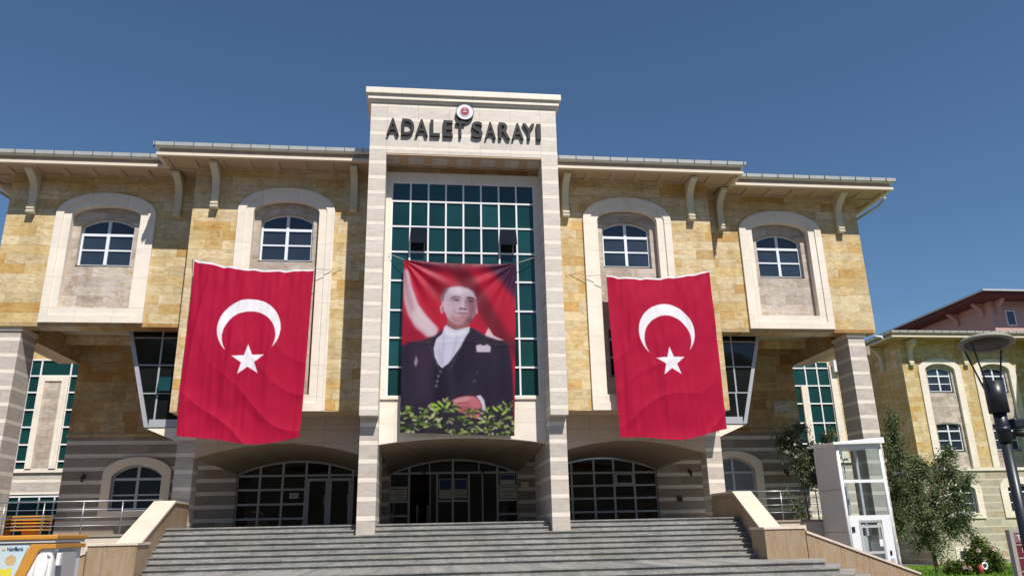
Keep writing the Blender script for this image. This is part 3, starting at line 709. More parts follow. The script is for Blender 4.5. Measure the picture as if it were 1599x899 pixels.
# --- the central portal -------------------------------------------------------------
TW = MB(); TW.box(-3.41, -2.81, -.42, 2.6, 3.65, 15.08); TW.box(2.81, 3.41, -.42, 2.6, 3.65, 15.08); TW.box(-2.81, 2.81, -.42, 3.5, 13.03, 15.08); TW.box(-3.41, 3.41, 2.601, 4.5, 12.5, 15.07)
tw = TW.obj('portal_wall', 'tower', CH)
cn = MB(); cn.box(-3.47, 3.47, -.48, 4.6, 15.081, 15.16); cn.box(-3.53, 3.53, -.54, 4.7, 15.161, 15.36); cn.box(-3.61, 3.61, -.62, 4.8, 15.361, 15.60)
cn.obj('portal_cornice', 'cream', CH, bevel=.015)
for s in (-1, 1): MB().box(s*2.815, s*3.4, 0, 3.59, 0, 3.655).obj('portal_pier', 'pier', CH)
pw = MB()  # recessed cream wall around the big window
ring(pw, [(-2.82, 4.36), (-2.82, 12.74), (2.82, 12.74), (2.82, 4.36)], [(-2.62, 4.42), (-2.62, 12.36), (2.64, 12.36), (2.64, 4.42)], .5, .8)
pw.box(-2.81, 2.81, .49, .56, 4.32, 4.40)
pw.obj('portal_recess', 'cream', CH)
MB().box(-2.81, 2.81, .62, .9, 12.74, 13.04).obj('portal_frieze', 'ochre2', CH)
cf = MB()
for i in range(6): x = -2.2+i*.88; cf.box(x-.14, x+.14, -.25, .5, 12.975, 13.028)
cf.box(-2.8, 2.8, .45, .6, 12.975, 13.028); cf.box(-2.8, 2.8, -.41, -.25, 12.975, 13.028); cf.obj('portal_coffers', 'soffit', CH)
gx = [-2.6, -1.93, -1.28, -.64, 0, .65, 1.31, 1.96, 2.62]; gz = [12.34, 11.59, 10.6, 9.62, 8.54, 7.45, 6.46, 5.43, 4.42]
fr = MB()
for x in gx: fr.box(x-.03, x+.03, .54, .60, 4.42, 12.34)
for z in gz: fr.box(-2.62, 2.64, .533, .593, z-.03, z+.03)
cwn = fr.obj('curtain_wall', 'white', CH)
for i in range(8):
    for j in range(8):
        tx = random.gauss(0, .006); tz = random.gauss(0, .008)
        if j == 2 and i in (1, 6): continue
        g = MB() if (i, j) == (0, 0) else g
        g.quad((gx[i], .58-tx, gz[j+1]-0), (gx[i+1], .58+tx, gz[j+1]), (gx[i+1], .58+tx+tz, gz[j]), (gx[i], .58-tx+tz, gz[j]))
g.obj('pane', 'green', cwn, recalc=False)
for i in (1, 6):
    a, b = gx[i]+.03, gx[i+1]-.03; q = MB()
    q.add([(a, .52, 10.57), (b, .52, 10.57), (b, .22, 9.86), (a, .22, 9.86), (a, .55, 10.59), (b, .55, 10.59), (b, .25, 9.88), (a, .25, 9.88)], [(0,1,2,3), (4,5,6,7), (0,1,5,4), (1,2,6,5), (2,3,7,6), (3,0,4,7)])
    q.obj('open_sash', 'dglass', cwn)
    q = MB(); q.quad((a-.03, .75, 9.62), (b+.03, .75, 9.62), (b+.03, .75, 10.6), (a-.03, .75, 10.6)); q.obj('dark_backing', 'dark', cwn)  # dark sheet stands in for the unlit room behind the sash
# --- lettering and emblem ---------------------------------------------------------------
L = [('A', 190, 248), ('D', 260, 318), ('A', 322, 382), ('L', 392, 438), ('E', 452, 498), ('T', 510, 555), ('S', 585, 638), ('A', 647, 700), ('R', 713, 768), ('A', 774, 832), ('Y', 827, 886), ('I', 893, 915)]
m['letter'] = plain('charcoal_letters', (.012, .012, .014), .5, .3)
ltr = bpy.data.objects.new('lettering', None); COL.objects.link(ltr); attach(ltr, CH); ltr.location = Vector((0, -.5, 14))-CH.location
for ch_, a, b in L:
    cxp = -2.83+((a+b)/2-190)*.00779; text_obj('letter', ch_, (cxp, -.485, 14.05), .66, .10, 'letter', ltr, width=(b-a)*.00779-.01, bold=.022)
em = MB(); em.prism([(.33*cos(2*pi*k/48), 14.73+.33*sin(2*pi*k/48)) for k in range(48)], 'y', -.56, -.425); eo = em.obj('emblem', 'letter', CH)
def disc(r0, r1, z, y, mat, seg=48, name='emblem_ring', d=.012):
    mb = MB(); o = [(r1*cos(2*pi*k/seg), z+r1*sin(2*pi*k/seg)) for k in range(seg)]
    if r0: 
        i_ = [(r0*cos(2*pi*k/seg), z+r0*sin(2*pi*k/seg)) for k in range(seg)]; ring(mb, o, i_, y, y+d)
    else: mb.prism(o, 'y', y, y+d)
    return mb.obj(name, mat, eo)
m['silver'] = plain('brushed_silver', (.62, .62, .64), .35, .5, .3, var=.06); m['crim'] = plain('crimson_enamel', (.33, .03, .07), .4, .4); m['pink'] = plain('rose_white_enamel', (.85, .72, .76), .4, .4)
disc(0, .305, 14.73, -.573, 'silver'); disc(0, .205, 14.745, -.586, 'pink'); disc(0, .16, 14.745, -.599, 'crim')
sm = MB(); sm.prism([(-.07, 14.72), (-.02, 14.75), (.02, 14.75), (.07, 14.72), (.07, 14.70), (.025, 14.715), (-.025, 14.715), (-.07, 14.70)], 'y', -.612, -.60); sm.box(-.03, .03, -.612, -.60, 14.81, 14.84); sm.obj('emblem_mark', 'pink', eo)

# --- wooded hill behind the camera, added to darken glass reflections and low skylight ------------------
def added_hill():
    mb = MB(); V = []; nx, ny = 40, 10
    for j in range(ny):
        for i in range(nx):
            x = -420+840*i/(nx-1); y = -95-26*j
            z = -2+ (66+16*mnoise.noise(Vector((x*.012, 3, 0))))*(sin(min(1, j/6)*pi/2))+5*mnoise.noise(Vector((x*.05, y*.05, 1)))*(j > 0)
            V.append((x, y, z))
    mb.add(V, [(j*nx+i, j*nx+i+1, (j+1)*nx+i+1, (j+1)*nx+i) for j in range(ny-1) for i in range(nx-1)])
    t = NT('wooded_slope', .9, .1); g = t.n('NewGeometry')
    t.color(t.ramp(t.noise(g.outputs['Position'], .12, 6, .75), [(.35, (.015, .022, .012)), (.55, (.045, .05, .025)), (.75, (.10, .085, .055))]))
    return setting(mb.obj('reflection_hill', t.m))
added_hill()

# ================================================================== PARAPETS
def parapet(side, inner, label):
    """inner: list of (x, y, ztop) along the steps; then a pier, then a wall sloping sideways"""
    T = thing('parapet_wall', label, 'wall', (inner[-1][0], inner[-1][1], -1.57), 'stone parapets flanking the steps')
    body = MB(); cap = MB(); W = .62*side
    for (x0, y0, z0), (x1, y1, z1) in zip(inner, inner[1:]):
        if y1 == inner[-1][1]: x0 += .003*side; x1 += .003*side; y1 += .01
        body.add([(x0, y0, -1.7), (x0+W, y0, -1.7), (x1+W, y1, -1.7), (x1, y1, -1.7), (x0, y0, z0-.07), (x0+W, y0, z0-.07), (x1+W, y1, z1-.07), (x1, y1, z1-.07)],
                 [(0,3,2,1), (4,5,6,7), (0,1,5,4), (1,2,6,5), (2,3,7,6), (3,0,4,7)])
        i = -.03*side; o = W+.03*side
        cap.add([(x0+i, y0, z0-.069), (x0+o, y0, z0-.069), (x1+o, y1, z1-.069), (x1+i, y1, z1-.069), (x0+i, y0, z0), (x0+o, y0, z0), (x1+o, y1, z1), (x1+i, y1, z1)],
                [(0,3,2,1), (4,5,6,7), (0,1,5,4), (1,2,6,5), (2,3,7,6), (3,0,4,7)])
    body.obj('wall', 'travertine', T); cap.obj('coping', 'cap', T)
    x, y, z = inner[-1]
    pr = MB(); pr.box(x+.0*side, x+side*1.28, y-.004, y+1.0, -1.7, z-.07); pr.obj('pier', 'travertine', T)
    pc = MB(); pc.box(x-side*.03, x+side*1.31, y-.035, y+1.03, z-.069, z+.001); pc.obj('pier_cap', 'cap', T, bevel=.008)
    xa = x+side*1.32; xb = x+side*4.75
    sl = MB(); sl.prism([(xa, -1.7), (xb, -1.7), (xb, -1.48), (xa, -.22 if side > 0 else -.34)], 'y', y+.02, y+.42); sl.obj('sloping_wall', 'travertine', T)
    sc_ = MB(); za = -.22 if side > 0 else -.34
    sc_.prism([(xa, za+.001), (xb+.05*side, -1.50), (xb+.05*side, -1.44), (xa, za+.07)], 'y', y-.02, y+.46); sc_.obj('sloping_coping', 'cap', T)
    return T
parapet(1, [(9.45, 3.28, 1.2), (9.45, 1.2, 1.19), (8.9, -2.0, -.03), (8.9, -2.25, -.03)], 'travertine parapet with a pale coping, right of the steps beside the glass lift')
parapet(-1, [(-9.4, 3.28, 1.2), (-9.3, 1.35, 1.19), (-9.12, -2.0, -.07), (-9.12, -2.25, -.07)], 'travertine parapet with a pale coping, left of the steps beside the orange kiosk')
m['rail'] = plain('stainless_rail', (.34, .35, .37), .35, .5, .6)
def railing(xa, xb, y, zb, zs, xs, label, ends=()):
    T = thing('railing', label, 'railing', ((xa+xb)/2, y, zb), 'steel railings on the terraces')
    for x in xs:
        p = MB().tube([(x, y, zb), (x, y, zs[0]-.02)], .022, 10); p.obj('post', 'rail', T, smooth=True)
    for i, z in enumerate(zs):
        MB().tube([(xa, y-.0, z), (xb, y-.0, z)], .024 if i == 0 else .011, 10).obj('rail', 'rail', T, smooth=True)
    return T
railing(-17.5, -9.95, 2.18, .2, [1.25, .99, .74, .48], [-17.3+i*1.22 for i in range(7)], 'stainless steel railing with four bars on the terrace left of the steps')
railing(10.1, 13.0, 1.98, .14, [1.2, .95, .72, .46], [10.2, 11.55, 12.9], 'stainless steel railing with four bars on the terrace right of the steps')
for xa, xb, y, nm in ((-22, -9.96, 2.0, 0), (9.96, 13.0, 1.88, 1)):
    w_ = MB(); w_.box(xa, xb, y-.18, y+.015, -3 if nm else -1.7, .125); ww = w_.obj('terrace_wall', 'cap'); tag(ww, 'low pale stone retaining wall below the '+('right' if nm else 'left')+' terrace railing', 'wall', 'terrace retaining walls')
    k = MB(); k.box(xa, xb, y-.22, y+.4, .126, .195); kk = k.obj('coping', 'fascia', ww)

# ================================================================== FLAGS AND BANNER
def cov(fn, u, v, du, dv, n=3):
    """supersampled coverage"""
    return sum(fn(u+du*((i+.5)/n-.5), v+dv*((j+.5)/n-.5)) for i in range(n) for j in range(n))/(n*n)
def cloth(name, nx, nz, pos, colour, rough=.75, sheen=0.):
    me = bpy.data.meshes.new(name); V = []; C_ = []
    for j in range(nz+1):
        for i in range(nx+1):
            u = i/nx; v = j/nz; V.append(pos(u, v)); C_.append((*colour(u, v), 1))
    F = [(j*(nx+1)+i, j*(nx+1)+i+1, (j+1)*(nx+1)+i+1, (j+1)*(nx+1)+i) for j in range(nz) for i in range(nx)]
    me.from_pydata(V, [], F)
    ca = me.color_attributes.new('print', 'FLOAT_COLOR', 'POINT'); ca.data.foreach_set('color', [c for q in C_ for c in q])
    me.polygons.foreach_set('use_smooth', [True]*len(me.polygons))
    t = NT(name+'_cloth', rough, .15); a = t.n('Attribute'); a.attribute_name = 'print'
    g = t.n('NewGeometry'); f = t.noise(g.outputs['Position'], 60., 2, .5)
    c = t.mix(1., a.outputs['Color'], t.ramp(f, [(.3, (.93,)*3), (.7, (1.05,)*3)]), 'MULTIPLY'); t.color(c)
    me.materials.append(t.m); o = bpy.data.objects.new(name, me); COL.objects.link(o); return o
RED = (.365, .004, .036); WHT = (.74, .71, .76)
def flag(name, TL, TR, BL, BR, y, cx, seed, label):
    """corner points are (x, z); crescent centred at x=cx"""
    R1, R2, d = 1.08, .91, .28; zc = 7.04
    star = []
    for k in range(10):
        r = .57 if k % 2 == 0 else .57*.40; a = pi/2+k*pi/5+.05; star.append((cx+.06+r*cos(a), 5.88+r*sin(a)))
    def instar(x, z):
        c = False; n = 10
        for k in range(n):
            (x1, z1), (x2, z2) = star[k], star[k-1]
            if (z1 > z) != (z2 > z) and x < (x2-x1)*(z-z1)/(z2-z1)+x1: c = not c
        return c
    rnd = random.Random(seed); ph = [rnd.uniform(0, 6) for _ in range(8)]
    def xz(u, v):
        sag = -.20*(1-(2*u-1)**2)-.03*sin(u*17+ph[0])**2; bag = .10*sin(pi*u)*v
        x = (TL[0]*(1-u)+TR[0]*u)*(1-v)+(BL[0]*(1-u)+BR[0]*u)*v
        z = (TL[1]*(1-u)+TR[1]*u+sag)*(1-v)+(BL[1]*(1-u)+BR[1]*u-bag*2+.05*sin(u*9+ph[1]))*v
        x += .03*sin(v*5+ph[2])*v*(2*u-1)
        return x, z
    def pos(u, v):
        x, z = xz(u, v)
        # vertical pleats that fade, and drag folds curving from the lower corner
        f = .10*(1-abs(sin(u*10+ph[3]+1.2*sin(v*2.2))))**2*(.35+.65*sin(pi*min(1, v*1.1)))*max(0, 1-u*.75)
        q = sqrt((u-1.15)**2+((v-.15)*1.5)**2) if seed == 1 else sqrt((u+.15)**2+((v-.12)*1.5)**2)
        f += .12*((1-abs(sin(q*11+ph[4]+.9*sin(u*5)+1.2*mnoise.noise(Vector((u*2, v*2, seed+20))))))**1.8)*(.55+.45*mnoise.noise(Vector((u*4, v*4, seed+30))))*max(0, v-.25)**1.1*(1.1-abs(2*u-1)*.3)
        f += .06*mnoise.noise(Vector((u*5, v*3, seed)))+.028*mnoise.noise(Vector((u*22, v*4, seed+3)))+.02*mnoise.noise(Vector((u*11+v*4, v*9, seed+8)))
        f += .02*sin(u*60+ph[5])*max(0, 1-v*9)
        return (x, y-.10-.16*sin(pi*min(1, v*1.05))*(1-(2*u-1)**2)*.6-f-.12*v, z)
    def fn(u, v):
        x, z = xz(u, v); r1 = (x-cx)**2+(z-zc)**2 < R1*R1; r2 = (x-cx-.02)**2+(z-zc+d)**2 < R2*R2
        return 1. if (r1 and not r2) or instar(x, z) else 0.
    nx, nz = 210, 310
    def colour(u, v):
        x, z = xz(u, v)
        k = cov(fn, u, v, 1/nx, 1/nz, 2) if ((x-cx)**2+(z-6.6)**2 < 2.6) else 0.
        hem = 1. if v < .012 else 0.; k = max(k, hem)
        return tuple(a*(1-k)+b*k for a, b in zip(RED, WHT))
    o = cloth(name, nx, nz, pos, colour); tag(o, label, 'flag', 'red flags hung on the facade')
    for (c, ax) in ((TL, TL[0]-.18 if cx < 0 else TL[0]-1.35), (TR, TR[0]+.95 if cx < 0 else TR[0]+.12)):
        r = MB(); r.tube([(c[0], y-.1, c[1]), ((c[0]+ax)/2, y+.08, c[1]+.01), (ax, y+.24, c[1]+.14)], .012, 6)
        r.obj('rope', 'ropem', o)
    return o
m['ropem'] = plain('pale_rope', (.45, .42, .36), .8, .2)
flag('flag', (-9.66, 9.64), (-5.42, 9.36), (-9.58, 3.34), (-5.55, 3.16), 1.86, -7.52, 1, 'red flag with white crescent and star hanging left of the portal')
flag('flag', (5.54, 9.30), (9.65, 9.56), (5.62, 3.16), (9.68, 3.36), 1.86, 7.70, 2, 'red flag with white crescent and star hanging right of the portal')

# portrait banner: a printed picture, drawn here as simple painted shapes --------------
def srgb(r, g, b):
    f = lambda c: (c/255/12.92) if c/255 <= .04045 else ((c/255+.055)/1.055)**2.4
    return (f(r), f(g), f(b))
def portrait(W, H):
    import numpy as np
    yy, xx = np.mgrid[0:H, 0:W]; X = 195+490*(xx+.5)/W; Y = 80+750*(yy+.5)/H     # picture coordinates of the print
    img = np.zeros((H, W, 3)); img[:] = (186, 26, 56)
    def poly(pts, c, soft=1.5, al=1.):
        inside = np.zeros((H, W), bool); n = len(pts)
        for k in range(n):
            x1, y1 = pts[k]; x2, y2 = pts[k-1]
            if y1 == y2: continue
            cond = ((y1 > Y) != (y2 > Y)) & (X < (x2-x1)*(Y-y1)/(y2-y1)+x1); inside ^= cond
        paint(inside.astype(float), c, soft, al)
    def ell(cx, cy, rx, ry, c, soft=1.5, al=1., rot=0.):
        a = math.radians(rot); dx = X-cx; dy = Y-cy; u = dx*cos(a)+dy*sin(a); v = -dx*sin(a)+dy*cos(a)
        paint(((u/rx)**2+(v/ry)**2 < 1).astype(float), c, soft, al)
    def blur(mk, s):
        if s <= 0: return mk
        r = max(1, int(round(s*W/490*1.6))); k = np.ones(2*r+1)/(2*r+1)
        for _ in range(2):
            p = np.pad(mk, ((r, r), (0, 0)), 'edge'); mk = sum(p[i:i+H]*k[i] for i in range(2*r+1))
            p = np.pad(mk, ((0, 0), (r, r)), 'edge'); mk = sum(p[:, i:i+W]*k[i] for i in range(2*r+1))
        return mk
    def paint(mk, c, soft, al):
        mk = blur(mk, soft)[..., None]*al; img[:] = img*(1-mk)+np.array(c, float)*mk
    # background cloth of the printed picture
    poly([(195, 70), (690, 70), (690, 230), (600, 110), (480, 90), (330, 120), (235, 90)], (74, 34, 62), 12, .75)
    poly([(380, 90), (470, 100), (560, 240), (640, 380), (690, 430), (690, 520), (590, 420), (520, 300), (440, 190)], (92, 22, 40), 8, .75)
    poly([(560, 90), (690, 90), (690, 250), (610, 150)], (56, 32, 62), 8, .8)
    poly([(300, 150), (340, 150), (440, 200), (360, 260), (300, 200)], (120, 22, 42), 10, .6)
    poly([(196, 120), (216, 130), (232, 200), (262, 280), (300, 330), (350, 380), (345, 420), (300, 425), (250, 390), (215, 330), (200, 260)], (214, 190, 200), 3)
    poly([(196, 120), (210, 125), (226, 220), (250, 300), (230, 330), (205, 260)], (176, 120, 138), 5, .5)
    poly([(195, 300), (240, 380), (300, 425), (240, 460), (195, 470)], (150, 18, 48), 8, .9)
    poly([(492, 368), (548, 412), (566, 372), (590, 408), (640, 430), (560, 430)], (222, 196, 204), 1.5)
    # suit
    S1, S2 = (46, 36, 56), (62, 46, 66)
    poly([(195, 470), (225, 452), (280, 440), (330, 420), (372, 385), (380, 380), (484, 378), (500, 376), (560, 412), (610, 428), (650, 440), (668, 520), (676, 640), (682, 840), (190, 840)], S1, 2)
    poly([(230, 460), (330, 430), (345, 520), (330, 640), (260, 720), (215, 650)], S2, 10, .5)
    poly([(470, 400), (520, 430), (500, 560), (430, 640), (410, 560)], (34, 26, 44), 8, .6)
    poly([(600, 440), (650, 450), (668, 700), (610, 700)], (34, 28, 50), 12, .6)
    poly([(195, 480), (225, 470), (232, 640), (215, 840), (195, 840)], (34, 28, 48), 8, .6)
    poly([(330, 540), (395, 560), (400, 700), (340, 700)], (30, 24, 40), 8, .7)
    for a, b in (((400, 560), (470, 410)), ((300, 430), (352, 560))):
        poly([a, b, (b[0]+5, b[1]), (a[0]+5, a[1])], (84, 66, 88), 1, .7)
    # shirt
    poly([(376, 372), (384, 366), (420, 384), (470, 372), (486, 370), (484, 392), (466, 420), (446, 462), (420, 500), (396, 534), (368, 556), (350, 536), (336, 506), (331, 470), (342, 428), (366, 406)], (208, 204, 226), 1.2)
    poly([(380, 380), (420, 398), (470, 384), (474, 396), (430, 420), (384, 410)], (228, 226, 240), 1.5, .9)
    poly([(372, 410), (378, 410), (372, 540), (366, 540)], (176, 170, 200), 2, .8); poly([(430, 410), (436, 410), (410, 520), (404, 520)], (176, 170, 200), 2, .8)
    poly([(345, 470), (362, 470), (372, 540), (358, 540)], (184, 178, 206), 3, .7)
    # neck and head
    poly([(388, 330), (480, 330), (484, 366), (430, 386), (386, 366)], (150, 100, 100), 2)
    poly([(361, 262), (364, 225), (378, 204), (402, 192), (440, 188), (474, 194), (500, 212), (512, 240), (516, 280), (510, 312), (496, 338), (470, 356), (440, 364), (412, 356), (388, 334), (372, 300)], (196, 168, 184), 1.5)
    poly([(380, 206), (440, 190), (492, 210), (500, 232), (440, 222), (384, 236)], (206, 190, 208), 5, .8)
    poly([(474, 250), (514, 240), (514, 300), (496, 338), (462, 360), (436, 362), (478, 320)], (132, 82, 96), 5, .9)
    poly([(396, 318), (436, 330), (480, 318), (470, 352), (436, 362), (404, 350)], (168, 118, 122), 5, .8)
    poly([(470, 340), (500, 326), (492, 344), (460, 362)], (86, 52, 62), 4, .8)
    poly([(357, 258), (360, 226), (376, 202), (398, 191), (384, 212), (374, 232), (370, 262)], (128, 98, 108), 1.5)
    poly([(398, 191), (440, 184), (480, 192), (506, 212), (514, 238), (504, 222), (480, 200), (440, 190)], (134, 106, 118), 2, .7)
    ell(364, 294, 9, 22, (196, 150, 160), 1); ell(366, 296, 4, 12, (150, 92, 104), 1, .8); ell(515, 300, 4, 14, (190, 150, 160), 1)
    # brows, eyes, nose, mouth
    ell(422, 250, 24, 11, (158, 122, 140), 4, .8, 4); ell(488, 252, 21, 11, (118, 80, 96), 4, .8, 8)
    poly([(400, 247), (406, 239), (422, 233), (442, 236), (446, 241), (430, 238), (414, 241)], (92, 64, 78), 1.)
    poly([(466, 240), (480, 235), (500, 239), (508, 249), (494, 243), (474, 243)], (70, 46, 60), 1.)
    ell(426, 251, 12, 3.2, (70, 46, 60), .8, .95, 4); ell(488, 254, 11, 3.2, (58, 36, 50), .8, .95, 6); ell(422, 250, 2.6, 1.8, (170, 150, 165), .5, .8)
    poly([(404, 262), (424, 259), (440, 262), (424, 265)], (216, 196, 208), 2, .7)
    poly([(450, 240), (460, 240), (466, 276), (462, 290), (448, 288)], (212, 190, 202), 3, .8)
    poly([(460, 246), (470, 250), (478, 286), (470, 294), (464, 280)], (140, 98, 114), 3, .75)
    ell(453, 290, 17, 5, (128, 82, 94), 1.5, .8); ell(444, 293, 4, 2.4, (80, 44, 56), .6, .9); ell(464, 294, 4, 2.4, (72, 38, 50), .6, .9)
    poly([(408, 296), (418, 290), (428, 306), (418, 322)], (170, 130, 146), 3, .6)
    poly([(426, 314), (440, 307), (452, 308), (468, 308), (482, 316), (462, 313), (444, 313)], (120, 66, 78), .9); ell(454, 319, 17, 4, (178, 122, 132), 1.5, .8); ell(454, 328, 15, 3, (136, 92, 104), 2, .7); ell(452, 342, 16, 8, (196, 152, 158), 4, .6)
    ell(424, 212, 36, 16, (222, 208, 222), 7, .7)
    # handkerchief, buttons, medal
    poly([(513, 452), (530, 446), (546, 452), (562, 446), (578, 456), (576, 480), (516, 480)], (206, 190, 204), 1.2)
    for x, y in ((362, 570), (354, 590), (350, 612), (346, 632)): ell(x, y, 5, 6, (170, 150, 160), .6); ell(x+1, y, 3, 4, (50, 36, 50), .5)
    for x, y in ((505, 606), (512, 606), (520, 570)): ell(x, y, 3, 4, (110, 92, 110), .8)
    poly([(248, 540), (258, 505), (266, 530), (258, 556)], (170, 150, 170), 1.5, .8)
    # cuff and hand
    poly([(516, 668), (536, 664), (552, 684), (560, 720), (552, 752), (540, 748), (544, 712), (532, 686)], (214, 206, 222), 1.2)
    poly([(414, 690), (440, 676), (480, 668), (512, 670), (530, 684), (542, 710), (538, 750), (520, 762), (480, 756), (462, 742), (430, 734), (424, 722), (444, 716), (420, 706)], (190, 110, 118), 1.5)
    poly([(420, 688), (470, 674), (500, 678), (470, 692), (430, 698)], (214, 160, 166), 2, .8); poly([(450, 724), (500, 716), (530, 730), (510, 752), (470, 744)], (138, 66, 74), 4, .7)
    for a, b in (((430, 700), (486, 696)), ((436, 716), (488, 712)), ((452, 734), (494, 728))): poly([a, b, (b[0], b[1]+3), (a[0], a[1]+3)], (120, 62, 68), 1, .7)
    # leaves
    rnd = random.Random(11)
    for k in range(420):
        x = rnd.uniform(192, 690); top = 745-50*math.exp(-((x-380)/50)**2)-46*math.exp(-((x-640)/60)**2); y = rnd.uniform(top-20, 826)
        g = rnd.choice([(96, 128, 50), (140, 166, 76), (172, 190, 106), (62, 88, 44), (200, 206, 150), (44, 56, 40), (40, 36, 46), (46, 44, 44)])
        a = rnd.uniform(-60, 60); ell(x, y, rnd.uniform(6, 15), rnd.uniform(2.5, 5.5), g, .6, .85, a)
    for x, y, r in ((365, 705, 40), (395, 712, -50), (340, 712, 10), (350, 730, -30), (600, 722, 35), (640, 735, -40)): ell(x, y, 17, 6, (150, 186, 70), .6, 1, r)
    return img
def banner():
    nx, nz = 300, 450; img = portrait(nx+1, nz+1)
    lut = [srgb(k, k, k)[0] for k in range(256)]
    TL, TR, BL, BR = (-2.12, 9.23), (1.86, 9.16), (-2.12, 3.19), (1.68, 3.05)
    def xz(u, v):
        x = (TL[0]*(1-u)+TR[0]*u)*(1-v)+(BL[0]*(1-u)+BR[0]*u)*v; z = (TL[1]*(1-u)+TR[1]*u)*(1-v)+(BL[1]*(1-u)+BR[1]*u)*v
        return x, z-.07*sin(pi*u)*(1-v)
    def pos(u, v):
        x, z = xz(u, v); f = 0
        for cu in (0, 1):        # creases fanning out from the tied corners
            a = math.atan2(v*1.5+1e-4, abs(u-cu)+1e-4); r = sqrt((u-cu)**2+(v*1.5)**2)
            f += .026*sin(a*15)*math.exp(-((r-.25)/.28)**2)
        f += .020*sin(u*13+2*v)*v+.012*sin(u*31+3*sin(v*3))*v+.010*mnoise.noise(Vector((u*14, v*5, 2)))+.03*mnoise.noise(Vector((u*3, v*3, 5)))
        f += .004*math.exp(-((v-.485-.01*sin(u*9))/.008)**2)
        return (x, .30-f-.05*sin(pi*v), z)
    def colour(u, v):
        c = img[min(nz, int(round(v*nz))), min(nx, int(round(u*nx)))]; return tuple(lut[max(0, min(255, int(k)))]*.74 for k in c)
    o = cloth('banner', nx, nz, pos, colour, rough=.5)
    tag(o, 'tall printed banner with a portrait of a man in a dark suit over the portal', 'banner')
    MB().tube([(-2.12, .28, 9.23), (-2.66, .45, 9.5)], .012, 6).obj('rope', 'ropem', o); MB().tube([(1.86, .28, 9.16), (2.72, .45, 9.52)], .012, 6).obj('rope', 'ropem', o)
    return o
banner()

